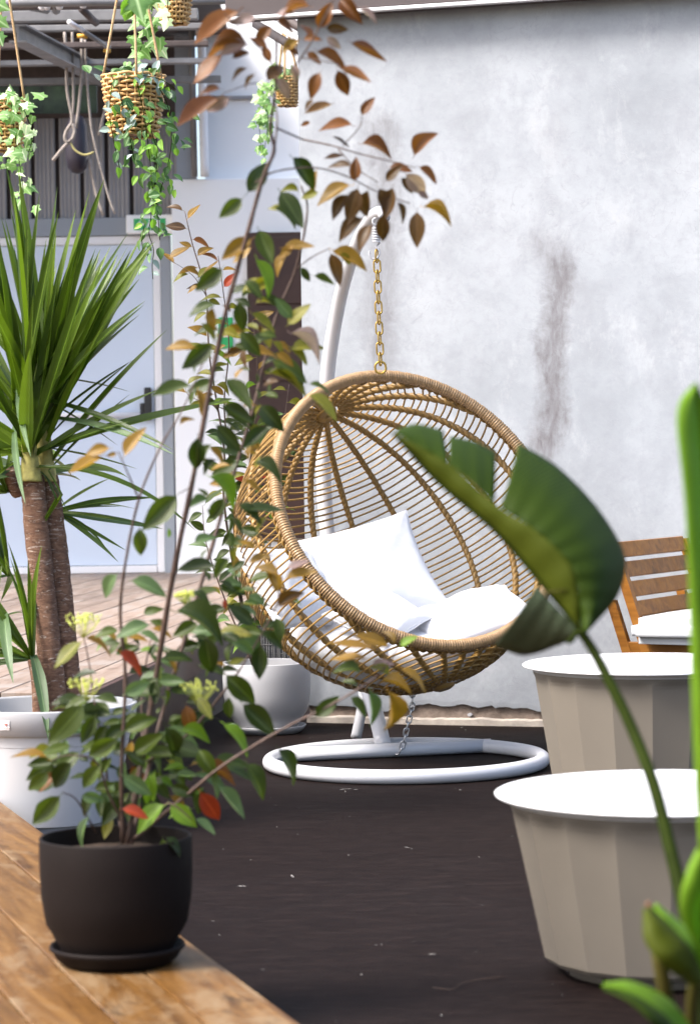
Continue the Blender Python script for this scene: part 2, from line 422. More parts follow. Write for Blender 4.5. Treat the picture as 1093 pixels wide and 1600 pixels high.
# ------------------------------------------------------------------ grey plaster wall (local x along the wall, y into it)
WYAW = -0.292
wdir = Vector((math.cos(WYAW), math.sin(WYAW), 0)); wnrm = Vector((-wdir.y, wdir.x, 0))
W00 = G(665, 1132, 0)                       # a point of the wall's foot
def wall_hit(px, py):
    r = ray(px, py); t = (W00 - CAMP).dot(wnrm)/r.dot(wnrm); return CAMP + r*t
wc = wall_hit(474, 700)
WORG = Vector((wc.x, wc.y, 0))
def wall_sz(px, py):
    p = wall_hit(px, py) - WORG; return p.dot(wdir), p.z
WMAT = frame(WORG, wdir, wnrm, Vector((0, 0, 1)))
def plaster():
    m, nt, b = nmat('grey_trowelled_plaster')
    v = coords(nt)
    big = noi(nt, v, 1.3, 8, .66, .15); mid = noi(nt, v, 3.6, 10, .72, .2); fine = noi(nt, v, 24, 7, .7, .4)
    col = ramp(nt, big, [(.3, (.262, .280, .303)), (.5, (.340, .360, .386)), (.72, (.405, .424, .450))])
    col = mix(nt, col, (.23, .24, .262), ramp(nt, mid, [(.47, (0, 0, 0)), (.72, (.6, .6, .6))]))
    col = mix(nt, col, (.52, .53, .55), ramp(nt, noi(nt, coords(nt, (1.4, 1, .8)), 3.0, 9, .74, .25), [(.55, (0, 0, 0)), (.75, (.55, .55, .55))]))
    # thin trowel scratches
    sc = noi(nt, coords(nt, (2, 2, 1.2)), 3.2, 3, .5, 2.2)
    scm = ramp(nt, sc, [(.492, (0, 0, 0)), (.50, (.4, .4, .4)), (.508, (0, 0, 0))])
    col = mix(nt, col, (.25, .26, .28), mul(nt, scm, ramp(nt, big, [(.45, (0, 0, 0)), (.6, (1, 1, 1))])))
    col = mix(nt, col, (.25, .262, .285), ramp(nt, fine, [(.50, (0, 0, 0)), (.72, (.42, .42, .42))]))
    # damp stains: (centre s, z0, z1, half width, strength)
    sep = nt.nodes.new('ShaderNodeSeparateXYZ'); nt.links.new(v, sep.inputs[0])
    def m2(op, a, b_, c=None):
        n = N(nt, 'ShaderNodeMath', operation=op)
        for i, q in enumerate((a, b_, c)):
            if q is None: continue
            if isinstance(q, (int, float)): n.inputs[i].default_value = q
            else: nt.links.new(q, n.inputs[i])
        return n.outputs[0]
    streak = noi(nt, coords(nt, (3.0, 1, .9)), 9, 9, .75, .5)
    wob = noi(nt, coords(nt, (1, 1, 1)), 3.5, 4, .6); wob2 = noi(nt, v, 16, 8, .75, .8)
    for (px0, py0, px1, py1, hw, st, cc) in STAINS:
        s0, z1 = wall_sz(px0, py0); s1, z0 = wall_sz(px1, py1)
        # centre line s = s0 + (z1 - z)*(s1-s0)/(z1-z0)
        k = (s1 - s0)/(z1 - z0)
        cl = m2('MULTIPLY_ADD', sep.outputs[2], -k, s0 + z1*k)
        dx = m2('SUBTRACT', sep.outputs[0], cl)
        dx = m2('ADD', dx, m2('MULTIPLY_ADD', wob, .22, -.11))
        ax = m2('ABSOLUTE', dx, 0)
        ax = m2('ADD', ax, m2('MULTIPLY_ADD', wob2, hw*1.8, -hw*.9))
        fx = m2('SMOOTHSTEP' if False else 'DIVIDE', ax, hw)
        fx = m2('SUBTRACT', 1.35, fx); fx = N_clamp(nt, fx)
        top = N_clamp(nt, m2('MULTIPLY', m2('SUBTRACT', z1 , m2('ADD', sep.outputs[2], m2('MULTIPLY_ADD', wob2, .16, -.08))), 14.0))
        bot = N_clamp(nt, m2('MULTIPLY', m2('SUBTRACT', sep.outputs[2], z0), 5.0))
        f = m2('MULTIPLY', m2('MULTIPLY', fx, top), bot)
        f = m2('MULTIPLY', f, m2('MULTIPLY_ADD', streak, 1.7, -.25)); f = m2('MULTIPLY', f, st)
        col = mix(nt, col, cc, N_clamp(nt, f))
    # grime towards the foot and under the eave edge marks
    nt.links.new(col, b.inputs['Base Color']); b.inputs['Roughness'].default_value = .8
    b.inputs['Specular IOR Level'].default_value = .25
    col2 = None
    h = m2('ADD', m2('MULTIPLY', mid, .9), m2('MULTIPLY', fine, .35))
    h = m2('ADD', h, m2('MULTIPLY', scm_f(nt, scm), .3))
    bump(nt, b, h, .20, .012)
    return m
def scm_f(nt, c):
    n = nt.nodes.new('ShaderNodeRGBToBW'); nt.links.new(c, n.inputs[0]); return n.outputs[0]
def mul(nt, a, b_): return mix(nt, a, b_, 1.0, 'MULTIPLY')
def N_clamp(nt, x):
    n = N(nt, 'ShaderNodeClamp'); nt.links.new(x, n.inputs[0]); return n.outputs[0]
STAINS = [(842, 350, 875, 480, .085, .75, (0.178, 0.175, 0.188)), (868, 390, 846, 770, .062, 1.25, (0.145, 0.135, 0.142)),
          (594, 165, 600, 640, .075, 1.1, (0.198, 0.198, 0.211)), (872, 150, 850, 300, .06, .30, (0.238, 0.238, 0.251)),
          (880, 420, 930, 520, .12, .35, (0.224, 0.224, 0.238)), (610, 470, 612, 560, .035, .7, (0.158, 0.152, 0.165)),
          (900, 25, 780, 60, .25, .25, (0.251, 0.251, 0.264)), (1000, 330, 1040, 380, .18, .22, (0.251, 0.251, 0.264))]
def grey_wall():
    root = thing('plaster_wall', 'tall grey blotchy plaster wall with dark damp streaks behind the swing', 'wall', WORG)
    LW, HW = 6.0, 3.0
    concrete = simple('brown_bare_concrete', (.20, .155, .125), .95, .35, 18, 1, 50)
    pale = simple('pale_concrete_footing', (.40, .35, .30), .9, .22, 14, .8, 45)
    # core
    box('wall_core', .006, LW, .016, .22, 0, HW, concrete, root, mw=WMAT)
    # plaster coat with an irregular broken bottom edge
    rng = random.Random(11)
    n = 420; xs = [LW*i/n for i in range(n + 1)]
    def edge(x):
        e = .064 + .020*noise.noise(Vector((x*4.0, 3, 0))) + .012*noise.noise(Vector((x*13, 7, 0))) + .006*noise.noise(Vector((x*40, 1, 0)))
        if .40 < x < .78: e += .012
        if .2 < x < .35: e -= .015
        return max(.022, e)
    V, F = [], []
    cols = [0.0, .02, .3, 1.0]
    for x in xs:
        e = edge(x)
        V += [(x, 0, HW), (x, 0, e + .02), (x, .0015, e + .003), (x, .006, e), (x, .0165, e)]
    m5 = 5
    for i in range(n):
        for k in range(4):
            F.append([i*m5 + k, i*m5 + k + 1, (i+1)*m5 + k + 1, (i+1)*m5 + k])
    V0 = len(V); V += [(0, .22, HW), (0, .22, 0), (0, .0, 0.0)]
    F.append([0, V0, V0 + 1, 4, 3, 2, 1]); V += [(LW, .22, HW)]; F.append([0, n*m5, V0 + 3, V0])
    pm = plaster()
    obj('plaster_coat', V, F, pm, root, False, mw=WMAT)
    # footing strip with a chipped top
    V, F = [], []
    for i in range(n + 1):
        x = xs[i]; t = .026 + .006*noise.noise(Vector((x*9, 20, 0))) + .003*noise.noise(Vector((x*35, 2, 0)))
        V += [(x, -.010, 0), (x, -.009, t - .004), (x, -.004, t), (x, .017, t + .002)]
    for i in range(n):
        for k in range(3): F.append([i*4 + k, (i+1)*4 + k, (i+1)*4 + k + 1, i*4 + k + 1])
    F.append([0, 1, 2, 3])
    obj('footing', V, F, pale, root, False, mw=WMAT)
    for px, py, w in ((687, 1127, .022), (548, 1121, .012), (560, 1124, .009), (733, 1117, .012)):
        s, z = wall_sz(px, py)
        Vf = []; kk = 9
        for q in range(kk):
            a = 2*PI*q/kk; r = w*(.6 + .5*rng.random()); Vf.append((s + r*math.cos(a), .004, z + .6*r*math.sin(a)))
        for q in range(kk): Vf.append((Vf[q][0], .016, Vf[q][2]))
        Ff = [list(range(kk))] + [[q, (q+1) % kk, kk + (q+1) % kk, kk + q] for q in range(kk)]
        obj('plaster_flake', Vf, Ff, white_plastic, root, False, mw=WMAT)
grey_wall()

# eave beam along the top of the wall
def eave():
    root = thing('eave_beam', 'dark brown eave beam with pale lower strip above the grey wall', 'beam', WORG + Vector((0, 0, 2.9)))
    # pale strip seen at (487,24)..(720,5)
    off = -.09
    def hit(px, py):
        r = ray(px, py); o = WORG + wnrm*off; t = (o - CAMP).dot(wnrm)/r.dot(wnrm); p = CAMP + r*t
        q = p - WORG; return q.dot(wdir), q.z
    s0, z0 = hit(352, 32); s1, z1 = hit(720, 6)
    z = (hit(487, 24)[1] + z1)/2
    box('fascia', s0, 6.0, off, off + .087, z + .012, z + .22, fascia_m, root, .004, mw=WMAT)
    box('drip_strip', s0, 6.0, off - .012, off + .02, z - .004, z + .010, cream, root, .002, mw=WMAT)
    box('soffit', s0, 6.0, off + .022, off + .087, z + .0, z + .010, fascia_m, root, mw=WMAT)
    # sloping end plate of the roof over the passage
    P0 = U(400, 38, 11.6); P1 = U(470, 92, 10.8)
    for k, (r, mt, dz) in enumerate(((.022, gap_m, 0), (.017, white_frame, .05), (.022, rust_steel, .10))):
        tube('roof_edge', [P0 + Vector((0, 0, dz)), P1 + Vector((.05, 0, dz))], r, mt, root, 6)
eave()

# ------------------------------------------------------------------ far building
DB = 16.5
def X(px, D): return U(px, 706, D).x
def Z(py, px, D): return U(px, py, D).z
def far_building():
    b = thing('white_building', 'blown out white rendered building behind the shrubs and grey wall', 'building', (X(372, DB), DB, 0))
    zt = Z(280, 300, 16.3)
    # lower block
    box('lower_wall', X(274, 16.3), 4.5, 16.30, 16.9, 0, zt, white_wall, b, .004)
    box('upper_wall', X(333, 16.9), 4.5, 16.45, 17.4, zt + .002, 5.2, white_wall, b, .004)
    box('ledge', X(345, 16.9), X(402, 16.4), 16.42, 16.449, Z(154, 370, 16.4), Z(149, 370, 16.4), corr_m, b)
    # brown shutter panel
    x0, x1 = X(390, 16.25), 1.0; z0, z1 = Z(842, 430, 16.25), Z(363, 430, 16.25)
    sh = box('shutter', x0, x1, 16.24, 16.297, z0, z1, brown_sh, b, .004)
    for k in range(4):
        zz0 = z0 + (z1 - z0)*k/4 + .03; zz1 = z0 + (z1 - z0)*(k + 1)/4 - .03
        box('shutter_panel', x0 + .05, x0 + .42, 16.228, 16.239, zz0, zz1, brown_sh, b, .004)
    # blue grey panel and downpipe
    box('side_panel', X(283, 16.35), X(314, 16.35), 16.30, 16.40, zt + .002, Z(58, 300, 16.35), grey_frame, b, .003)
    xp = X(326, 16.2)
    tube('downpipe', smoothpath([(xp, 16.25, zt + .01), (xp - .005, 16.25, 3.3), (xp - .01, 16.25, Z(60, 320, 16.25)), (xp - .05, 16.25, Z(25, 320, 16.25)), (xp - .16, 16.25, Z(4, 320, 16.25)), (xp - .4, 16.25, Z(-8, 320, 16.25))], 6), .028, white_frame, b, 12)
    tube('downpipe', [(xp - .065, 16.25, zt + .01), (xp - .07, 16.25, Z(40, 320, 16.25)), (xp - .2, 16.25, Z(14, 320, 16.25)), (xp - .5, 16.25, Z(5, 320, 16.25))], .020, steel_grey, b, 10)
far_building()

def shed():
    s = thing('workshop_front', 'grey sheet clad workshop front with pale blue double door', 'workshop', (-1.5, DB, ZB))
    xr = X(272, DB) - .003
    # header
    zh0, zh1 = Z(369, 150, DB), Z(341, 150, DB)
    box('header', -5, xr, DB - .03, DB + .05, zh0, zh1, grey_frame, s, .003)
    box('door_post', X(256, DB), xr, DB - .03, DB + .05, ZB - .33, zh0 - .002, grey_frame, s, .003)
    # door frame and leaf
    fr0, fr1 = X(244, DB), X(256, DB) - .002
    box('door_frame', fr0, fr1, DB - .015, DB + .04, ZB, zh0 - .002, white_frame, s, .003)
    box('door_frame', -5, fr0 - .002, DB - .015, DB + .04, zh0 - .055, zh0 - .003, white_frame, s, .003)
    d = box('door', -1.52 - .75, fr0 - .005, DB + .005, DB + .04, ZB + .05, zh0 - .058, blue_door, s, .003)
    box('door', -5, -1.52 - .756, DB + .005, DB + .04, ZB + .05, zh0 - .058, blue_door, s, .003)
    box('threshold', -5, fr0 - .003, DB - .02, DB + .04, ZB + .001, ZB + .045, white_frame, s, .003)
    # panic bar: dark end bracket with white bar
    hx, hz = X(233, DB), Z(630, 233, DB)
    box('bar_bracket', hx - .022, hx + .022, DB - .06, DB + .004, hz - .11, hz + .10, wire_m, d, .006)
    box('bar_bracket', hx - .05, hx - .023, DB - .05, DB + .004, hz - .10, hz + .0, wire_m, d, .004)
    tube('push_bar', [(hx - .052, DB - .035, hz - .075), (hx - .9, DB - .035, hz - .065)], .018, white_frame, d, 8)
    # sheets with dark joints between them
    zc0, zc1 = zh1 + .002, Z(184, 150, DB)
    box('backing_board', -5, X(284, DB), DB + .03, DB + .06, zc0, zc1, gap_m, s)
    sp = 38.3/FPX*DB; x = X(283, DB) + .01
    V, F = [], []
    w = sp - .026; nn = 14
    for i in range(nn + 1):
        u = i/nn; V += [(-w + w*u, .004*math.cos(u*2*PI*5), zc0), (-w + w*u, .004*math.cos(u*2*PI*5), zc1)]
    for i in range(nn): F.append([2*i, 2*i + 2, 2*i + 3, 2*i + 1])
    n0 = len(V); V += [(-w, .02, zc0), (-w, .02, zc1), (0, .02, zc0), (0, .02, zc1)]
    F += [[0, 1, n0 + 1, n0], [2*nn, n0 + 2, n0 + 3, 2*nn + 1]]
    me = mesh('cladding_sheet', V, F, corr_m, smooth=False)
    for i in range(24):
        link('cladding_sheet', me, s, Matrix.Translation((x - i*sp, DB + .005, 0)))
    # strip window with greenery behind, dark wall above
    zw0, zw1 = zc1 + .03, Z(133, 110, DB)
    box('window_sill', -5, X(284, DB), DB + .0, DB + .06, zc1 + .002, zw0, rust_steel, s)
    glass = simple('green_tinted_dusty_glass', (.035, .075, .030), .25, .7, 9)
    xw = X(165, DB)
    for i in range(5):
        box('window_pane', xw - .50*(i + 1) + .02, xw - .50*i - .02, DB + .02, DB + .03, zw0 + .002, zw1, glass, s)
        box('window_mullion', xw - .50*(i + 1) - .018, xw - .50*(i + 1) + .018, DB + .005, DB + .05, zw0 + .001, zw1 + .001, gap_m, s)
    box('upper_wall', xw - .017, X(284, DB), DB + .0, DB + .05, zw0 + .001, zw1 + .001, rust_steel, s)
    box('upper_wall', -5, X(284, DB), DB + .0, DB + .05, zw1 + .003, 4.4, rust_steel, s)
shed()

def canopy():
    c = thing('canopy_roof', 'dark sheet canopy roof on steel beams over the left side', 'canopy', (-2.5, 14.5, 3.5))
    zr = 3.78; xr = X(335, 14)
    # roof ribbed sheets with slits of daylight
    y0, y1 = 14.7, 16.49
    V, F = [], []
    def strip(x0, x1):
        n = len(V); V.extend([(x0, y0, zr), (x1, y0, zr), (x1, y1, zr), (x0, y1, zr), (x0, y0, zr + .03), (x1, y0, zr + .03), (x1, y1, zr + .03), (x0, y1, zr + .03)])
        F.extend([[n, n+3, n+2, n+1], [n+4, n+5, n+6, n+7], [n, n+1, n+5, n+4], [n+1, n+2, n+6, n+5], [n+2, n+3, n+7, n+6], [n+3, n, n+4, n+7]])
    x = xr
    k = 0
    while x > -6:
        V, F = [], []; strip(x - .298, x); obj('roof_sheet', V, F, roof_m, c, False)
        V, F = [], []
        x -= .30; k += 1
    # cross beams at increasing distance
    for (py, D, h, mt) in ((24, 13.4, .055, steel_grey), (43, 13.9, .03, steel_grey), (70, 14.4, .03, rust_steel), (97, 14.9, .03, steel_grey), (126, 15.8, .04, steel_grey), (4, 12.8, .05, rust_steel)):
        z = Z(py, 100, D)
        box('cross_beam', -6, xr - .02, D, D + .06, z - h/2, z + h/2, mt, c, .003)
    # I beam running away from the camera
    A = U(28, 52, 12.9); B = U(185, 132, 16.4)
    d = (B - A).normalized(); up = Vector((0, 0, 1)); sd = d.cross(up).normalized(); up = sd.cross(d)
    L = (B - A).length; parts = [box_vf(0, L, -.045, .045, -.045, -.035), box_vf(0, L, -.045, .045, .035, .045), box_vf(0, L, -.005, .005, -.0349, .0349)]
    V, F = merge(parts); obj('girder', V, F, steel_grey, c, False, mw=frame(A, d, sd, up))
    # short slanted battens and yellow clamps
    tube('brace', [U(108, 34, 13.2), U(130, 48, 13.3)], .014, white_frame, c, 6)
    tube('brace', [U(131, 49, 13.3), U(170, 74, 13.6)], .014, steel_grey, c, 6)
    tube('brace', [U(10, 4, 13.0), U(75, 16, 13.2)], .02, steel_grey, c, 6)
    tube('brace', [U(80, -6, 12.6), U(88, 16, 13.0)], .025, steel_grey, c, 6)
    tube('brace', [U(128, 14, 13.0), U(150, 36, 13.3)], .02, rust_steel, c, 6)
    ycl = simple('yellow_clamp_paint', (.55, .30, .03), .5)
    tube('clamp', [U(121, 56, 13.35), U(137, 57, 13.35)], .012, ycl, c, 6)
    tube('clamp', [U(162, 79, 13.5), U(173, 80, 13.5)], .010, ycl, c, 6)
    sky_spot_m = simple('white_sky_gap', (.85, .85, .88), .3)  # white blobs standing in for bright sky seen through roof gaps
    for px, py in ((66, 7), (73, 7), (93, 6), (130, 4)):
        p = U(px, py, 12.7)
        lathe('sky_gap_spot', [(.0005, -.03), (.014, -.026), (.02, -.012), (.018, .004), (.008, .012), (.0005, .014)], sky_spot_m, c, p, 10)
canopy()

def hanging_bag():
    D = 14.6
    root = thing('hanging_bag', 'dark long rounded bag hanging on ropes under the canopy', 'bag', U(121, 272, D))
    c = U(121, 272, D); hh = (272 - 178)/FPX*D; r = 17.5/FPX*D
    prof = [(.0005, 0), (r*.5, .008), (r*.85, .035), (r, .09), (r*1.0, hh*.5), (r*.92, hh*.8), (r*.6, hh*.95), (.0005, hh)]
    lathe('body', prof, bag_m, root, c, 24)
    def rp(pts, w, mt=rope_m, Dd=14.5): tube('rope', smoothpath([U(x, y, Dd) for x, y in pts], 4), w, mt, root, 6)
    g = simple('grey_rope', (.30, .26, .23), .9, .2, 60)
    rp([(101, 48), (104, 90), (105, 140), (112, 178), (113, 192)], .009, g)
    rp([(113, 44), (114, 90), (115, 150), (113, 185)], .008, g)
    rp([(128, 60), (128, 110), (124, 160), (119, 200)], .009, g)
    rp([(133, 62), (135, 110), (140, 170), (146, 215), (168, 300), (180, 334)], .007, g)
    rp([(113, 192), (104, 205), (102, 218), (110, 222), (117, 205), (113, 194)], .010, g, 14.45)
    rp([(112, 218), (98, 232), (83, 251)], .010, g, 14.45)
    rp([(110, 222), (118, 235), (132, 242), (147, 238)], .006, simple('yellow_cord', (.45, .40, .16), .8), 14.45)
    rp([(140, 250), (150, 300), (162, 336)], .010, g, 14.6)
    rp([(170, 150), (160, 190), (155, 212)], .009, g, 14.6)
hanging_bag()

def exit_sign():
    p0 = U(198, 337, DB - .05); p1 = U(271, 365, DB - .05)
    root = thing('exit_sign', 'white box with green escape sign above the blue door', 'sign', ((p0.x + p1.x)/2, DB - .1, p1.z))
    sgw = simple('sign_box_plastic', (.92, .92, .92), .4, .01, 3)
    box('sign_box', p0.x, p1.x, DB - .10, DB - .031, p1.z, p0.z, sgw, root, .006)
    g0 = U(209, 342, DB - .1); g1 = U(259, 359, DB - .1); y = DB - .104
    box('green_panel', g0.x, g1.x, y, y + .003, g1.z, g0.z, green_sign, root)
    w, h = g1.x - g0.x, g0.z - g1.z
    def poly(pts, dep=.003):
        V = [(g0.x + w*a, y - dep, g1.z + h*b) for a, b in pts] + [(g0.x + w*a, y - .0005, g1.z + h*b) for a, b in pts]; n = len(pts)
        F = [list(range(n))] + [[i, (i+1) % n, n + (i+1) % n, n + i] for i in range(n)]
        return V, F
    parts = [poly([(.62, .1), (.82, .1), (.82, .9), (.62, .9)]),                    # doorway
             poly([(.08, .5), (.22, .85), (.22, .6), (.34, .6), (.34, .4), (.22, .4), (.22, .15)]),   # arrow
             poly([(.45, .80), (.50, .90), (.55, .80), (.50, .70)]),                  # head
             poly([(.42, .35), (.46, .66), (.54, .66), (.52, .38), (.58, .12), (.54, .10), (.48, .34), (.40, .12), (.37, .16)])]
    V, F = merge(parts); obj('pictogram', V, F, white_frame, root, False)
    # small green notice on the white wall
    q0 = U(341, 496, 16.28); q1 = U(364, 544, 16.28)
    r2 = thing('green_notice', 'small green notice on the white wall behind the shrub', 'sign', ((q0.x + q1.x)/2, 16.29, q1.z))
    box('board', q0.x, q1.x, 16.285, 16.299, q1.z, q0.z, green_sign, r2, .002)
    xc = (q0.x + q1.x)/2; zc = (q0.z + q1.z)/2
    V = [(xc + .03*math.cos(a), 16.282, zc + .03*math.sin(a)) for a in [k*PI/3 for k in range(6)]]
    V += [(v[0], 16.2845, v[2]) for v in V]
    obj('symbol', V, [list(range(6))] + [[i, (i+1) % 6, 6 + (i+1) % 6, 6 + i] for i in range(6)], white_frame, r2, False)
exit_sign()

# ------------------------------------------------------------------ swing stand
DC = 9.17
def stand():
    c = G(634, 1186, .027)
    root = thing('swing_stand', 'white tubular swing stand with round floor ring and curved pole', 'stand', (c.x, c.y, 0))
    r = .025; Rr = 213.5/FPX*c.y
    C0 = Vector((c.x, c.y, r))
    ring = [C0 + Vector((Rr*math.cos(a), Rr*math.sin(a), 0)) for a in [2*PI*k/96 for k in range(96)]]
    tube('floor_ring', ring, r, white_paint, root, 16, True)
    a1 = math.radians(197); a2 = math.radians(52)
    p1 = C0 + Vector((Rr*math.cos(a1), Rr*math.sin(a1), .001)); 
    g2 = G(768, 1163, .03); p2 = Vector((g2.x, g2.y, .026))
    g1 = G(440, 1178, .03); p1 = Vector((g1.x, g1.y, .026))
    tube('cross_bar', [p1, p2], r*1.0, white_paint, root, 14)
    tube('joint_collar', [p2 - (p2 - p1).normalized()*.006, p2], r*1.03, gap_m, root, 14)
    foot = G(598, 1165, .04); 
    P = [Vector((foot.x, foot.y, .045)), U(585, 1110, 9.45), U(558, 1030, 9.66), U(528, 930, 9.80), U(510, 820, 9.84), U(505, 700, 9.82), U(512, 580, 9.76), U(529, 475, 9.64), U(552, 395, 9.45), U(576, 345, 9.28), U(594, 331, 9.17), U(601, 340, 9.10)]
    sp = smoothpath(P, 8); n = len(sp)
    rr = [(.029 if i < n*.5 else .029 - .010*(i - n*.5)/(n*.5)) for i in range(n)]
    V, F = tube_vf(sp, rr, 16); obj('curved_pole', V, F, white_paint, root)
    b0 = G(556, 1156, .03); 
    tube('brace_leg', [Vector((b0.x, b0.y, .04)), U(569, 1090, 9.60), U(560, 1045, 9.64)], .020, white_paint, root, 14)
    tube('bolt', [U(575, 1083, 9.44), U(590, 1082, 9.44)], .006, steel, root, 8)
    return U(590, 352, 9.13)
HOOK = stand()

def torus_link(c, ax, side, a, b_, r, seg=20, ts=7):
    # stadium link: long axis ax, half length a, half width b_
    P = []
    for k in range(seg):
        t = 2*PI*k/seg; x = math.cos(t)*b_; y = math.sin(t)*b_ + (a - b_)*(1 if math.sin(t) > 0 else -1)
        P.append(c + ax*y + side*x)
    return tube_vf(P, r, ts, True)
def chains():
    top = HOOK; bot = U(594, 569, 9.13)
    root = thing('suspension_chain', 'gold chain with white spring holding up the wicker basket', 'chain', bot)
    # spring with hooks
    s0 = U(587, 341, 9.13); s1 = U(588, 395, 9.13)
    P = []; n = 120; coil0, coil1 = .32, .68
    L = s1 - s0
    for i in range(n + 1):
        u = i/n
        if u < .2: a = u/.2*PI*1.25; P.append(s0 + Vector((-.012*math.sin(a), 0, -.012 + .012*math.cos(a))))
        elif u > .85:
            a = (u - .85)/.15*PI*1.6; P.append(s1 + Vector((.018*math.sin(a) - .008, 0, .022*math.cos(a))))
        else:
            v = (u - .2)/.65; z = s0.lerp(s1, .25 + v*.45); a = v*2*PI*6
            P.append(z + Vector((.012*math.cos(a), .012*math.sin(a), 0)))
    tube('spring', P, .0038, white_paint, root, 6)
    st = U(588, 392, 9.13); d = (bot - st); nL = 11; up = -d.normalized(); step = d.length/nL
    for i in range(nL):
        c = st + d*((i + .5)/nL); sd = Vector((1, 0, 0)) if i % 2 else Vector((.35, .94, 0)).normalized()
        sd = (sd - up*sd.dot(up)).normalized()
        V, F = torus_link(c, up, sd, step*.64, .0115, .0032); obj('chain_link', V, F, gold, root)
    V, F = torus_link(bot + Vector((0, 0, -.012)), up, Vector((1, 0, 0)), .021, .019, .0042); obj('shackle', V, F, gold, root)
    # silver safety chain
    a = U(644, 1078, 9.14); b_ = U(600, 1148, 9.24)
    r2 = thing('safety_chain', 'slack silver chain between basket underside and stand foot', 'chain', b_)
    P = smoothpath([a, U(643, 1105, 9.14), U(636, 1135, 9.15), U(628, 1166, 9.16), U(617, 1183, 9.18), U(607, 1168, 9.2), b_], 12)
    for i, p in enumerate(P): p.z = max(p.z, .012)
    # arc-length resample
    Ls = [0]
    for i in range(1, len(P)): Ls.append(Ls[-1] + (P[i] - P[i-1]).length)
    nL = 15
    def at(s):
        for i in range(1, len(P)):
            if Ls[i] >= s: t = (s - Ls[i-1])/(Ls[i] - Ls[i-1] + 1e-9); return P[i-1].lerp(P[i], t)
        return P[-1]
    for i in range(nL):
        s = Ls[-1]*(i + .5)/nL; c = at(s); ax = (at(min(Ls[-1], s + .01)) - at(max(0, s - .01))).normalized()
        sd = Vector((0, 1, 0)) if i % 2 else Vector((1, .1, 0.15)); sd = (sd - ax*sd.dot(ax)).normalized()
        V, F = torus_link(c, ax, sd, Ls[-1]/nL*.64, .0085, .0028); obj('chain_link', V, F, steel, r2)
chains()

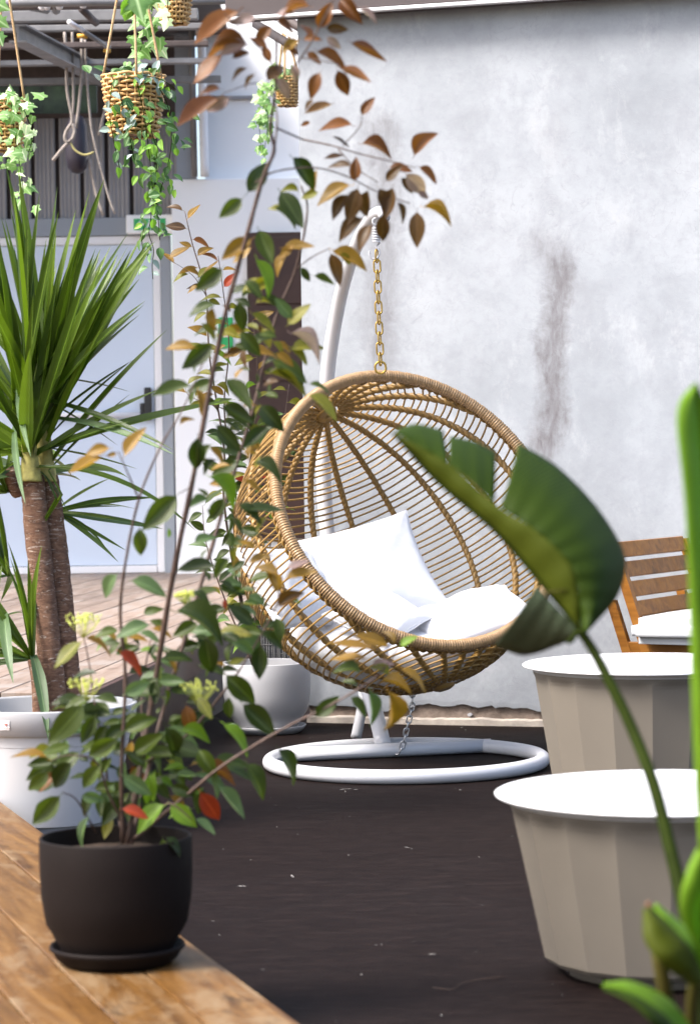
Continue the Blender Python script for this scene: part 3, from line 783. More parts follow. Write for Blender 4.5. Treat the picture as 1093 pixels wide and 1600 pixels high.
# ------------------------------------------------------------------ basket chair
BC = U(617, 834, 9.15); BR = 251/FPX*9.15
bn = Vector((.40, -.775, .49)).normalized()
ba = Vector((-.43, .47, .77)).normalized()
bd = .198; 
bu = (bn - ba*bn.dot(ba)).normalized(); bv = ba.cross(bu)
def basket():
    root = thing('hanging_basket_chair', 'round open wicker hanging chair tilted on its gold chain', 'hanging chair', BC)
    RR = math.sqrt(BR**2 - bd**2)
    ru = (ba - bn*ba.dot(bn)).normalized(); rv = bn.cross(ru)
    n = 1500; c0 = BC + bn*bd
    ring = [c0 + ru*RR*math.cos(t) + rv*RR*math.sin(t) for t in [2*PI*k/n for k in range(n)]]
    V, F = tube_vf(ring, lambda i: .0205 + .0018*math.cos(2*PI*i/4.2) + .0006*math.sin(i*.37), 12, True)
    obj('rim', V, F, rim_m, root)
    # braid just behind the rim
    d2 = bd - .034; R2 = math.sqrt(BR**2 - d2**2) - .006; n = 900
    for ph in (0, PI):
        ring = []
        for k in range(n):
            t = 2*PI*k/n; w = k*2*PI/15 + ph
            ring.append(BC + bn*(d2 + .006*math.cos(w)) + (ru*math.cos(t) + rv*math.sin(t))*(R2 + .006*math.sin(w)))
        V, F = tube_vf(ring, .0058, 6, True); obj('rim_braid', V, F, rib_m, root)
    # ribs: meridians of the axis ba
    NR = 19
    hb = Vector((.10, .06, -.99)).normalized()          # lower hub direction
    rax = ba.cross(-hb); rang = math.asin(min(1, rax.length)); rax.normalize(); hb = Matrix.Rotation(rang*.5, 3, rax) @ (-ba)
    def sph(th, ph, r):
        d_ = ba*math.cos(th) + (bu*math.cos(ph) + bv*math.sin(ph))*math.sin(th)
        return BC + (Matrix.Rotation(rang*.5*max(0, min(1, th/PI)), 3, rax) @ d_)*r
    for i in range(NR):
        ph = 2*PI*(i + .5)/NR
        pts = [math.radians(5 + k*170/260) for k in range(261)]
        run = [t for t in pts if (sph(t, ph, BR) - BC).dot(bn) < bd - .028]
        # contiguous run(s)
        runs = []; cur = []
        for t in run:
            if cur and t - cur[-1] > math.radians(1.2): runs.append(cur); cur = []
            cur.append(t)
        if cur: runs.append(cur)
        for q in runs:
            if len(q) < 6: continue
            parts = []
            for s_ in (0, PI):
                P = []
                for j, t in enumerate(q):
                    w = t*BR/.030*2*PI/1.0*.55 + s_
                    p = sph(t, ph + .0052*math.cos(w)/max(.12, math.sin(t)), BR - .009 + .005*math.sin(w)); P.append(p)
                parts.append(tube_vf(P, .0092, 7))
            V, F = merge(parts); obj('rib', V, F, rib_m, root)
    # rods: parallels of the axis
    NP = 58; m = 150
    for i in range(NP):
        th = math.radians(9.5) + (PI - math.radians(19)) * i/(NP - 1)
        rr = BR + .002*math.sin(i*2.3)
        ok = []
        for k in range(m):
            ph = 2*PI*k/m + .01*i; ok.append((sph(th, ph, BR) - BC).dot(bn) < bd - .01)
        if all(ok):
            P = [sph(th + .004*math.sin(3*k*2*PI/m + i), 2*PI*k/m + .01*i, rr) for k in range(m)]
            V, F = tube_vf(P, .0034, 5, True); obj('rod', V, F, rod_m, root); continue
        if not any(ok): continue
        st = next(k for k in range(m) if ok[k] and not ok[k-1])
        P = []
        k = st
        while ok[k % m] and len(P) < m:
            a_ = 2*PI*(k % m)/m + .01*i
            P.append(sph(th + .006*math.sin(a_*5 + i*1.7), a_, rr + .0012*math.sin(a_*9.5))); k += 1
        if len(P) > 3:
            V, F = tube_vf(P, .0038, 5); obj('rod', V, F, rod_m, root)
    for hd in (ba, hb):
        c = BC + hd*(BR - .006)
        xa = hd.orthogonal().normalized(); ya = hd.cross(xa)
        P = []
        for k in range(40):
            t = 2*PI*k/40; P.append(c + (xa*math.cos(t) + ya*math.sin(t))*.022)
        V, F = tube_vf(P, .021, 8, True); obj('hub', V, F, rib_m, root)
basket()

def pillow(name, label, c, x, y, sx, sy, T, seed, cat='cushion', mat=None, corner=.10, group=None):
    """x, y: in-plane axes; sizes are full widths"""
    x = Vector(x).normalized(); z = x.cross(Vector(y)).normalized(); y = z.cross(x)
    n = 40; V, F = [], []; off = Vector((seed*3.1, seed*1.7, 0))
    def P(u, v, s):
        pu = 1 - abs(u)**2.6; pv = 1 - abs(v)**2.6
        h = (max(pu, 0)*max(pv, 0))**.52
        k = 1 - corner*(1 - abs(u)**2) * abs(v)**3; k2 = 1 - corner*(1 - abs(v)**2)*abs(u)**3
        X_ = u*k2*sx/2; Y_ = v*k*sy/2
        edge = max(abs(u), abs(v))
        w = noise.noise(Vector((u*2.0, v*2.0, s)) + off)*.014*h + noise.noise(Vector((u*5 + v*3, v*6, s)) + off)*.006*h
        # creases radiating from corners
        cr = 0
        for cu in (-1, 1):
            for cv in (-1, 1):
                dd = math.hypot(u - cu, v - cv); an = math.atan2(v - cv, u - cu)
                cr += .006*math.sin(an*14 + seed)*math.exp(-dd*2.2)*min(1, dd*4)
        Z_ = s*(T/2*h) + (w + cr*h**.5)
        return c + x*X_ + y*Y_ + z*Z_
    for s in (1, -1):
        for j in range(n + 1):
            for i in range(n + 1):
                u = -1 + 2*i/n; v = -1 + 2*j/n
                u = math.sin(u*PI/2)*.6 + u*.4; v = math.sin(v*PI/2)*.6 + v*.4
                V.append(P(u, v, s))
    m = n + 1
    for j in range(n):
        for i in range(n):
            a = j*m + i; F.append([a, a + 1, a + m + 1, a + m]); a += m*m; F.append([a, a + m, a + m + 1, a + 1])
    # seam weld is left as coincident edges: merge
    bm = bmesh.new(); me = mesh(name, V, F, mat or fabric); bm.from_mesh(me)
    bmesh.ops.remove_doubles(bm, verts=bm.verts, dist=.0006); bm.to_mesh(me); bm.free()
    me.polygons.foreach_set('use_smooth', [True]*len(me.polygons))
    o = link(name, me, None, None); tag(o, label, cat, group)
    # piping as a part
    ed = [P(math.cos(a)*0 + q[0], q[1], 0) for a, q in [(0, q) for q in [(-1 + 2*k/16, -1) for k in range(16)] + [(1, -1 + 2*k/16) for k in range(16)] + [(1 - 2*k/16, 1) for k in range(16)] + [(-1, 1 - 2*k/16) for k in range(16)]]]
    V2, F2 = tube_vf(ed, .003, 6, True); p = obj('seam', V2, F2, mat or fabric); p.parent = o
    return o
def cushions():
    # back pillow leaning on the left rear, right pillow lying, small corner, round seat pad
    def fromcorners(a, b_, d_):
        return
    c = U(585, 893, 9.10)
    e1 = (U(690, 948, 9.12) - U(648, 800, 9.34)); e2 = (U(648, 800, 9.34) - U(478, 846, 9.22))
    pillow('square_cushion', 'large square white cushion standing upright at the left of the wicker basket', U(575, 897, 9.22), e2, -e1, .47, .43, .15, 1)
    pillow('square_cushion', 'square white cushion lying flat at the right of the wicker basket', U(738, 966, 9.04), U(818, 932, 9.12) - U(655, 985, 9.0), U(700, 930, 9.35) - U(740, 1020, 8.85), .42, .36, .13, 2)
    pillow('square_cushion', 'white cushion low at the front with its pinched corner against the rim', U(590, 962, 8.96), U(655, 994, 8.86) - U(540, 925, 9.02), U(620, 920, 9.1) - U(560, 1000, 8.85), .28, .28, .09, 3)
    pillow('square_cushion', 'white cushion pressed against the left side seen through the cane rods', U(458, 918, 9.06), U(500, 1000, 8.92) - U(415, 850, 9.10), Vector((.35, .75, .25)), .36, .40, .13, 4)
    # round seat pad
    dn = Vector((-.03, .10, -1)).normalized()
    cc = BC + dn*(BR*.68); z = -dn; x = Vector((1, 0, 0)); x = (x - z*x.dot(z)).normalized(); y = z.cross(x)
    V, F = [], []; RP = BR*.68; n = 48
    prof = [(0.001, .075), (.3, .074), (.6, .068), (.85, .055), (.95, .035), (.985, .0), (.93, -.045), (.75, -.10), (.45, -.15), (0.001, -.165)]
    for r_, h in prof:
        for k in range(n):
            a = 2*PI*k/n; w = noise.noise(Vector((math.cos(a)*r_*3, math.sin(a)*r_*3, h*9)))*.010
            V.append(cc + x*r_*RP*math.cos(a) + y*r_*RP*math.sin(a) + z*(h + w*(r_ > .1)))
    for i in range(len(prof) - 1):
        for k in range(n): F.append([i*n + k, (i+1)*n + k, (i+1)*n + (k+1) % n, i*n + (k+1) % n])
    o = obj('seat_pad', V, F, fabric); tag(o, 'round white seat pad in the bottom of the wicker basket', 'cushion')
cushions()

# ------------------------------------------------------------------ faceted tubs
def tub(label, c, Rt, H, Rb):
    root = thing('faceted_tub', label, 'tub', c, 'beige faceted tubs with white lids')
    NF, SUB = 18, 6; c = Vector(c)
    zs = [(0.022, Rb*.90, 1), (.026, Rb*.95, 1), (.036, Rb*.985, 1), (.055, Rb*1.0, 1), (.12, None, 1), (H*.6, None, 1), (H - .05, None, 1), (H - .040, None, .75), (H - .032, None, .3), (H - .026, None, 0), (H - .008, None, 0)]
    V, F = [], []; n = NF*SUB; rt = Rt*.925
    for z, r, fl in zs:
        if r is None: r = Rb + (rt - Rb)*(z - .055)/(H - .055)
        for k in range(n):
            fi = k//SUB; u = (k % SUB)/SUB; a = 2*PI*(fi + u)/NF + .09
            ch = math.cos(PI/NF)/math.cos((u - .5)*2*PI/NF)
            # facets dip more deeply than a plain polygon
            rr = r*(1 + (ch - 1)*1.25*fl); V.append((rr*math.cos(a), rr*math.sin(a), z))
    for i in range(len(zs) - 1):
        for k in range(n): F.append([i*n + k, i*n + (k+1) % n, (i+1)*n + (k+1) % n, (i+1)*n + k])
    F.append(list(range(n))[::-1])
    mw = Matrix.Translation(c)
    o = obj('body', V, F, beige, root, False, mw=mw)
    f = Rb*.82
    lathe('foot', [(f*.8, .0305), (f, .030), (f*.985, .002), (f*.93, 0.0), (f*.9, .002), (f*.9, .02)], beige, root, c, 64)
    for k in range(10):
        a = 2*PI*(k + .3)/10
        V2, F2 = box_vf(f*.985 - .004, f*1.004, -.004, .004, .004, .022)
        obj('drain_slot', V2, F2, gap_m, root, False, mw=Matrix.Translation(c) @ Matrix.Rotation(a, 4, 'Z'))
    lathe('lid', [(.0005, H - .010), (Rt*.80, H - .010), (Rt*.84, H - .008), (Rt*.865, H - .0015), (Rt*.89, H + .0), (Rt*.985, H + .0), (Rt, H - .003), (Rt*.995, H - .0075), (Rt*.925, H - .0078), (Rt*.92, H - .02), (.0005, H - .021)], cream, root, c, 96)
    return root
p = G(1040, 1516, 0); k1 = p.y
tub('front beige faceted tub with a white lid, partly behind the strelitzia stems', (p.x, p.y, 0), 266/FPX*p.y, .380, .265*p.y/5.44)
D2 = 7.45; p2 = U(1012, 1035, D2)
tub('rear beige faceted tub with a white lid, beside the slatted chair', (p2.x, D2, 0), 197/FPX*D2, p2.z, .272)

# ------------------------------------------------------------------ slatted wooden armchair on the right
def slat_chair():
    e = Vector((.49, .87, 0)); f = Vector((.87, -.49, 0)); up = Vector((0, 0, 1))
    o = U(1003, 1013, 9.2); o = Vector((o.x, o.y, 0))
    # local frame: x along slats, y forward
    M = frame(o, e, f, up)
    root = thing('slatted_chair', 'brown wooden slatted garden chair beside the grey wall', 'chair', o)
    Wd = .70; rec = .33    # recline: back goes -y by rec per z
    z0 = .40
    def post(x, zb, zt, yb, w=.035, t=.030):
        V = []
        for z in (zb, zt):
            y = yb - (z - z0)*rec
            V += [(x, y - w/2, z), (x + t, y - w/2, z), (x + t, y + w/2, z), (x, y + w/2, z)]
        return V, [[0, 3, 2, 1], [4, 5, 6, 7], [0, 1, 5, 4], [1, 2, 6, 5], [2, 3, 7, 6], [3, 0, 4, 7]]
    for x in (0, Wd - .03):
        V, F = post(x, .30, .75, 0); obj('back_post', V, F, teak, root, False, mw=M)
        V, F = post(x - .002, .0, .55, -.075, .035, .028); obj('rear_leg', V, F, teak, root, False, mw=M)
        box('front_leg', x, x + .03, .50, .54, 0, .355, teak, root, .003, mw=M)
        box('side_rail', x + .001, x + .029, -.06, .52, .356, .40, teak, root, .003, mw=M)
    tops = [.772, .712, .645, .578, .5]
    Vs, Fs = box_vf(.032, Wd - .032, -.009, .009, -.029, .029, .003)
    me = mesh('slat', Vs, Fs, teak, False)
    for z in (.730, .659, .588, .517, .446):
        y = -(z - z0)*rec
        link('slat', me, root, M @ Matrix.Translation((0, y, z)) @ Matrix.Rotation(math.atan(rec), 4, 'X'))
    for k in range(6):
        y = .03 + k*.085; box('seat_slat', .032, Wd - .032, y, y + .06, .36, .38, teak, root, .003, mw=M)
    # cushion
    V, F = [], []; n = 28
    x0, x1, y0, y1, zb, zt = -.13, Wd + .01, .0, .56, .402, .495
    bm = bmesh.new(); bmesh.ops.create_cube(bm, size=1)
    for v in bm.verts: v.co = Vector(((x0+x1)/2 + v.co.x*(x1-x0), (y0+y1)/2 + v.co.y*(y1-y0), (zb+zt)/2 + v.co.z*(zt-zb)))
    bmesh.ops.bevel(bm, geom=bm.edges[:], offset=.028, segments=4, affect='EDGES')
    bmesh.ops.subdivide_edges(bm, edges=bm.edges[:], cuts=2, use_grid_fill=True)
    for v in bm.verts:
        u = (v.co.x - x0)/(x1 - x0); w = (v.co.y - y0)/(y1 - y0)
        if v.co.z > (zb+zt)/2: v.co.z += .022*math.sin(PI*min(1, max(0, u)))*math.sin(PI*min(1, max(0, w))) + .004*noise.noise(v.co*9)
    me = bpy.data.meshes.new('chair_cushion'); bm.to_mesh(me); bm.free(); me.materials.append(seat_fab)
    me.polygons.foreach_set('use_smooth', [True]*len(me.polygons))
    c = link('chair_cushion', me, None, M); tag(c, 'off white box cushion on the slatted wooden chair', 'cushion')
slat_chair()

# ------------------------------------------------------------------ leaf meshes
def leaf_me(name, mat, wr=.43, curl=.18, fold=.18, seed=0, pet=.10, tipw=1.6, nl=8):
    """leaf along +Y, unit length, normal +Z"""
    rng = random.Random(seed); V, F, UV = [], [], []
    for j in range(nl + 1):
        t = j/nl
        w = wr/2*(math.sin(PI*min(1, t**.85))**.85)*(1 - .25*t) * 1.12 if 0 < t < 1 else 0
        zc = -curl*(t**2) + .05*math.sin(t*3 + seed)
        y = pet + (1 - pet)*t - .25*curl*t*t
        for k, u in enumerate((-1, -.5, 0, .5, 1)):
            wv = .012*math.sin(t*9 + seed*2 + u*2)*abs(u)
            V.append((u*w, y, zc + fold*abs(u)*w*(1.4) + wv)); UV.append((u*.5 if False else u, t))
    for j in range(nl):
        for k in range(4):
            a = j*5 + k; F.append([a, a + 1, a + 6, a + 5])
    n = len(V)
    # petiole
    V += [(-.008, 0, 0), (.008, 0, 0), (0, 0, .012), (-.007, pet + .02, 0), (.007, pet + .02, 0), (0, pet + .02, .01)]
    UV += [(0, 0)]*6
    F += [[n, n+1, n+4, n+3], [n+1, n+2, n+5, n+4], [n+2, n, n+3, n+5]]
    return mesh(name, V, F, mat, True, UV)
LEAVES = {}
def leafset(key, mat, **kw):
    LEAVES[key] = [leaf_me('leaf_' + mat.name, mat, curl=c, fold=f, seed=i*3 + 1, **kw) for i, (c, f) in enumerate(((.10, .35), (.28, .55), (-.12, .2), (.45, .35), (.2, .9), (.0, .6)))]
for k, m in LM.items(): leafset(k, m)
def oriented(base, tip, view_frac, rng, side=None):
    """frame with Y along base->tip and the normal turned so that the blade shows view_frac of its width"""
    y = (tip - base); L = y.length; y.normalize()
    v = (CAMP - base).normalized()
    v = (v - y*v.dot(y)).normalized()
    upv = Vector((0, 0, 1)); upv = (upv - y*upv.dot(y)); s = y.cross(v)
    sg = 1 if s.z > 0 else -1
    if side is not None: sg *= side
    a = math.acos(max(.05, min(1, view_frac)))*sg
    z = (v*math.cos(a) + s*math.sin(a)).normalized()
    x = y.cross(z)
    return frame(base, x*L, y*L, z*L)
LSC = .14
def put_leaf(root, key, b0, t0, D, fr, rng, dj=.35, name='leaf', sets=None):
    base = U(b0[0], b0[1], D); L = math.hypot(t0[0] - b0[0], t0[1] - b0[1])/FPX*D
    tip = U(t0[0] + (t0[0]-b0[0])*LSC, t0[1] + (t0[1]-b0[1])*LSC, D + rng.uniform(-dj, dj)*L)
    me = rng.choice((sets or LEAVES)[key])
    return link(name, me, root, oriented(base, tip, fr/.42, rng))

# ------------------------------------------------------------------ foreground shrub in the dark pot
def pot_profile(R_, H, rb, wall=.006, lip=0):
    return [(rb*.5, .004), (rb*.86, .002), (rb*.95, .008), (rb*1.0, .02), (R_*.93, H*.30), (R_*.985, H*.52), (R_, H*.75), (R_, H - .003), (R_ - .001, H), (R_ - wall + .001, H), (R_ - wall, H - .003), (R_ - wall - .002, H*.6), (rb*.8, .03)]
SHD = 4.98
def shrub():
    c = G(184, 1503, ZD); c = Vector((c.x, c.y, ZD + .010))
    root = thing('potted_shrub', 'tall bronze leaved shrub in a dark brown pot on the orange deck', 'potted plant', (c.x, c.y, ZD))
    D = c.y; Rp = 119.5/FPX*D
    H = U(184, 1306, D).z - c.z
    rb = 88/FPX*D
    lathe('pot', pot_profile(Rp, H, rb), black_pot, root, c, 72)
    Rs = 106/FPX*D
    lathe('saucer', [(.0005, -.0095), (Rs*.80, -.0095), (Rs*.9, .002), (Rs*.955, .014), (Rs, .019), (Rs*1.0, .024), (Rs*.985, .027), (Rs*.95, .026), (Rs*.93, .018), (Rs*.82, .0035), (.0005, .0025)], black_pot, root, c, 72)
    V, F = [], []
    n, m_ = 30, 12
    for i in range(m_ + 1):
        for k in range(n):
            a = 2*PI*k/n; r = (Rp - .0085)*i/m_ + .0005
            V.append(c + Vector((r*math.cos(a), r*math.sin(a), H - .035 + .006*noise.noise(Vector((r*math.cos(a)*40, r*math.sin(a)*40, 0))))))
    for i in range(m_):
        for k in range(n): F.append([i*n + k, (i+1)*n + k, (i+1)*n + (k+1) % n, i*n + (k+1) % n])
    obj('soil', V, F, soil, root)
    rng = random.Random(21)
    def stem(pts, r0, r1, dz=None):
        P = []
        for i, q in enumerate(pts):
            d = q[2] if len(q) > 2 else D
            P.append(U(q[0], q[1], d))
        sp = smoothpath(P, 5); n = len(sp)
        V, F = tube_vf(sp, [(r0 + (r1 - r0)*i/(n - 1))*(1 + .12*math.sin(i*2.1)) for i in range(n)], 7); obj('stem', V, F, bark, root)
    stem([(198, 1318), (216, 1220), (240, 1080, 4.95), (270, 900, 4.9), (303, 740, 4.86), (345, 520, 4.82), (385, 370, 4.78), (410, 280, 4.76), (428, 235, 4.75), (422, 200, 4.74), (430, 140, 4.72), (432, 60, 4.68)], .0068, .0022)
    stem([(428, 235, 4.75), (433, 190, 4.78), (428, 150, 4.8)], .0022, .0012)
    stem([(205, 1318), (250, 1130, 5.02), (300, 960, 5.05), (350, 790, 5.08), (395, 640, 5.1), (430, 500, 5.1), (462, 420, 5.08), (480, 330, 5.05), (470, 290, 5.03)], .0055, .0016)
    stem([(192, 1318), (190, 1200, 4.9), (196, 1060, 4.9), (188, 960, 4.88), (196, 880, 4.86), (217, 780, 4.85), (250, 700, 4.85), (285, 640, 4.86), (318, 565, 4.88)], .0045, .0012)
    stem([(217, 780, 4.85), (200, 740, 4.82), (185, 706, 4.8)], .0020, .0010)
    stem([(210, 1310), (235, 1290, 4.92), (300, 1235, 4.88), (350, 1195, 4.86), (440, 1140, 4.84), (520, 1100, 4.84), (580, 1063, 4.85), (607, 1035, 4.86), (622, 1012, 4.86)], .0042, .0012)
    stem([(230, 1190), (290, 1150, 4.95), (350, 1080, 4.93), (385, 1030, 4.92), (430, 950, 4.9), (440, 900, 4.9)], .0032, .0012)
    stem([(200, 1300), (170, 1240, 4.9), (150, 1190, 4.86), (110, 1180, 4.84), (80, 1188, 4.83)], .0028, .0010)
    stem([(196, 1310), (170, 1235, 5.0), (165, 1180, 5.0), (150, 1110, 5.0), (140, 1040, 5.0), (130, 990, 5.0)], .0028, .0012)
    stem([(205, 1300), (222, 1180, 5.05), (222, 1080, 5.1), (235, 1000, 5.12)], .0035, .0015)
    stem([(232, 1290, 4.9), (262, 1255, 4.86), (300, 1280, 4.85)], .002, .001)
    stem([(150, 1300), (120, 1250, 4.86), (98, 1238, 4.84)], .002, .001)
    # upper right branch carrying the brown leaves
    stem([(473, 218, 5.0), (520, 228, 4.98), (560, 240, 4.95), (610, 252, 4.92), (648, 262, 4.9)], .0020, .0010)
    stem([(432, 200, 4.75), (473, 218, 5.0)], .002, .0018)
    stem([(400, 285, 4.76), (430, 268, 4.8), (490, 262, 4.85), (540, 275, 4.9), (590, 300, 4.92), (640, 318, 4.92)], .0019, .0010)
    stem([(528, 233, 4.97), (555, 262, 4.94), (590, 285, 4.93)], .0013, .0009)
    stem([(535, 228, 4.97), (560, 200, 4.95), (566, 182, 4.94)], .0012, .0008)
    stem([(462, 420, 5.08), (490, 400, 5.05), (515, 388, 5.03)], .0014, .0009)
    stem([(432, 140, 4.72), (470, 90, 4.68), (495, 50, 4.66), (520, 0, 4.64), (530, -20, 4.62)], .0019, .001)
    stem([(432, 110, 4.72), (410, 80, 4.68), (380, 50, 4.66), (350, 20, 4.64)], .0016, .0009)
    stem([(430, 150, 4.72), (400, 130, 4.7), (350, 145, 4.66)], .0014, .0008)
    stem([(470, 90, 4.68), (500, 95, 4.66), (530, 100, 4.66)], .0013, .0008)
    stem([(300, 760, 4.86), (282, 770, 4.84)], .001, .0008)
    # hero leaves: (base x, y, tip x, y, apparent width ratio, colour, depth)
    T = 4.68; H_ = [
     (380,11,313,63,.36,'o',T),(403,25,366,36,.4,'m',T),(426,38,398,67,.4,'o',T),(428,30,466,44,.3,'o',T),(489,10,439,20,.26,'o',T),
     (494,48,517,6,.45,'o',T),(506,43,540,46,.5,'b',T),(529,-4,561,32,.45,'o',T),(557,10,590,29,.2,'m',T),(489,76,545,102,.34,'o',T),
     (542,63,596,93,.12,'o',T),(525,103,572,126,.22,'o',T),(525,105,544,150,.42,'o',T),(502,109,485,151,.4,'o',T),(395,70,323,79,.25,'o',T),
     (392,68,345,82,.35,'m',T),(352,82,312,127,.42,'o',T),(350,147,285,192,.36,'o',T),(362,150,325,172,.45,'m',T),(348,139,314,143,.3,'o',T),
     (424,100,411,72,.42,'o',T),(388,105,356,117,.25,'b',T),(400,113,379,133,.15,'b',T),(345,22,318,55,.4,'o',T),(360,92,388,78,.35,'o',T),
     (470,60,440,78,.35,'c',T),(465,92,448,72,.3,'o',T),(455,98,462,128,.4,'m',T),(430,118,452,152,.4,'m',T),(477,80,500,95,.4,'o',T),(462,20,430,15,.3,'m',T),
     (470,62,500,58,.3,'o',T),(488,62,475,30,.3,'o',T),(508,56,530,74,.5,'m',T),(420,75,395,62,.4,'o',T),(415,130,442,92,.4,'b',T),
     (563,183,582,154,.4,'o',4.93),(523,161,481,176,.2,'b',4.97),(492,156,470,168,.3,'b',4.9),(556,197,504,198,.24,'o',4.95),(486,190,471,196,.4,'o',4.95),
     (559,224,610,239,.26,'o',4.92),(643,249,678,206,.37,'o',4.9),(650,259,682,283,.3,'o',4.9),(553,287,556,248,.42,'o',4.9),(651,325,651,379,.48,'b',4.9),
     (655,322,705,342,.13,'c',4.9),(571,337,524,371,.33,'b',4.9),(583,348,560,387,.35,'b',4.9),(597,330,598,377,.5,'b',4.89),(560,288,545,342,.42,'b',4.9),
     (553,288,499,313,.28,'c',4.92),(614,288,603,338,.4,'b',4.9),(630,268,668,305,.42,'m',4.88),(620,312,635,346,.2,'b',4.9),(575,292,570,338,.4,'b',4.91),
     (600,285,625,262,.4,'b',4.9),(590,290,610,330,.4,'b',4.9),(625,275,645,300,.4,'b',4.9),(605,262,640,265,.35,'o',4.9),(545,300,512,335,.35,'b',4.91),(650,300,672,308,.4,'m',4.9),
     (540,243,510,250,.22,'b',4.95),(516,212,540,230,.15,'b',4.95),(553,262,515,258,.25,'b',4.93),(513,388,573,411,.3,'c',5.02),(515,391,527,441,.36,'b',5.02),
     (530,393,548,412,.4,'y',5.02),(487,429,518,443,.3,'g',5.03),(468,415,483,438,.55,'d',5.05),(398,370,352,402,.38,'c',4.8),(437,388,485,386,.25,'c',5.05),
     (450,391,427,427,.25,'c',5.05),(395,385,370,408,.35,'c',5.05),(460,380,440,402,.4,'c',5.05),(496,262,478,300,.0+.3,'c',5.0),(500,300,470,306,.4,'y',5.0),
     (470,300,440,296,.3,'y',5.0),(448,330,420,322,.3,'y',5.0),
     (383,306,416,257,.42,'d',4.78),(382,307,345,338,.45,'g',4.78),(452,241,491,290,.37,'d',4.9),(434,294,467,350,.4,'d',4.95),(423,323,463,350,.3,'g',4.96),
     (402,354,423,406,.45,'g',4.9),(398,398,429,455,.25,'l',4.92),(380,437,408,463,.36,'g',4.85),(352,416,308,452,.45,'g',4.8),(341,474,296,479,.28,'g',4.8),
     (371,467,380,514,.5,'d',4.9),(389,486,424,516,.25,'y',4.95),(459,500,433,470,.5,'p',5.05),(446,511,481,482,.35,'y',5.05),(331,476,331,515,.35,'c',4.8),
     (312,503,339,527,.3,'y',4.8),(309,544,263,532,.3,'c',4.8),(336,534,290,572,.42,'g',4.84),(373,514,404,553,.42,'g',4.9),(448,517,503,554,.12,'m',4.98),
     (450,548,502,540,.3,'y',5.05),(449,540,480,566,.3,'y',5.05),(420,561,475,592,.38,'g',5.0),(413,581,478,606,.14,'y',5.0),(349,587,388,634,.34,'g',4.9),
     (304,600,244,617,.28,'g',4.8),(342,631,391,659,.38,'d',4.9),(403,629,439,669,.45,'d',4.95),(421,664,384,697,.4,'d',4.95),(334,659,370,699,.42,'d',4.9),
     (309,677,306,732,.44,'d',4.82),(333,692,316,719,.3,'g',4.9),(340,717,318,738,.35,'d',4.9),(392,722,438,745,.3,'g',4.95),(321,740,369,787,.28,'l',4.9),
     (281,769,229,822,.42,'g',4.83),(218,820,220,866,.45,'g',4.84),(330,780,295,790,.35,'p',4.9),(353,775,327,811,.42,'g',4.95),(373,796,433,802,.22,'d',4.95),
     (479,599,518,602,.2,'g',4.95),(477,615,524,649,.25,'y',4.9),(341,883,283,891,.3,'d',4.9),(186,893,151,931,.36,'p',4.82),(200,906,256,926,.34,'p',4.85),
     (342,884,286,889,.32,'d',4.85),(265,952,348,993,.3,'g',4.85),(320,989,331,1054,.5,'d',4.85),(239,976,186,991,.34,'p',4.85),(189,985,150,985,.33,'g',4.88),
     (132,999,94,1041,.3,'y',4.9),(129,994,179,1006,.2,'c',4.9),(182,1015,231,1042,.3,'r',4.88),(250,1030,300,1018,.33,'g',4.9),(190,1087,231,1067,.42,'p',4.85),
     (240,1059,243,1096,.5,'d',4.9),(290,1097,299,1144,.46,'o',4.95),(308,1086,328,1119,.42,'y',4.9),(358,1086,357,1123,.4,'g',4.88),(374,1095,423,1144,.4,'d',4.86),
     (348,1049,396,1097,.42,'g',4.9),(359,1003,396,1020,.4,'p',4.9),(406,1002,405,1055,.46,'d',4.9),(344,1127,398,1161,.24,'l',4.86),(431,1165,481,1216,.3,'d',4.84),
     (381,1187,424,1237,.34,'g',4.85),(339,1224,376,1273,.22,'p',4.86),(309,1232,341,1279,.45,'r',4.9),(262,1253,304,1289,.5,'l',4.86),(233,1207,236,1256,.4,'l',4.88),
     (264,1254,214,1296,.34,'l',4.86),(187,1264,229,1275,.34,'r',4.84),(124,1243,161,1249,.5,'p',4.84),(98,1239,57,1282,.46,'g',4.82),(81,1204,46,1233,.46,'g',4.82),
     (115,1187,79,1231,.4,'d',4.82),(161,1194,126,1229,.4,'g',4.83),(137,1095,85,1153,.42,'g',4.84),(151,1114,130,1156,.42,'g',4.86),(80,1188,24,1177,.15,'c',4.82),
     (188,1209,229,1237,.5,'p',4.84),(189,1144,240,1120,.4,'g',4.85),(255,1129,276,1181,.4,'d',4.88),(307,1167,336,1211,.5,'g',4.88),(254,1307,258,1346,.46,'g',4.84),
     (257,1306,289,1329,.3,'d',4.84),(141,1271,109,1319,.18,'p',4.84),(302,1277,332,1301,.28,'p',4.86),(263,1227,301,1242,.5,'d',4.88),(190,1152,140,1180,.42,'g',4.85),
     (190,1100,150,1085,.3,'g',4.86),(160,1160,200,1130,.4,'d',4.88),(205,1180,250,1150,.4,'g',4.9),(170,1130,150,1160,.4,'d',4.9),(230,1200,200,1175,.4,'d',4.9),
     (489,1123,526,1091,.5,'g',4.84),(545,1086,578,1112,.34,'g',4.84),(577,1074,590,1131,.26,'p',4.84),(604,1072,611,1140,.3,'c',4.84),(612,1012,558,998,.3,'c',4.86),
     (600,1021,520,1014,.13,'c',4.86),(578,1030,523,1035,.18,'c',4.86),(568,1053,524,1045,.26,'g',4.86),(577,1043,613,1026,.3,'m',4.86),(623,1013,648,994,.34,'l',4.86),
     (621,1042,672,1062,.18,'c',4.86),(610,1060,580,1040,.3,'y',4.86),(590,1065,640,1075,.25,'c',4.86),(615,1010,600,985,.3,'c',4.86),(560,1075,535,1062,.25,'g',4.86),
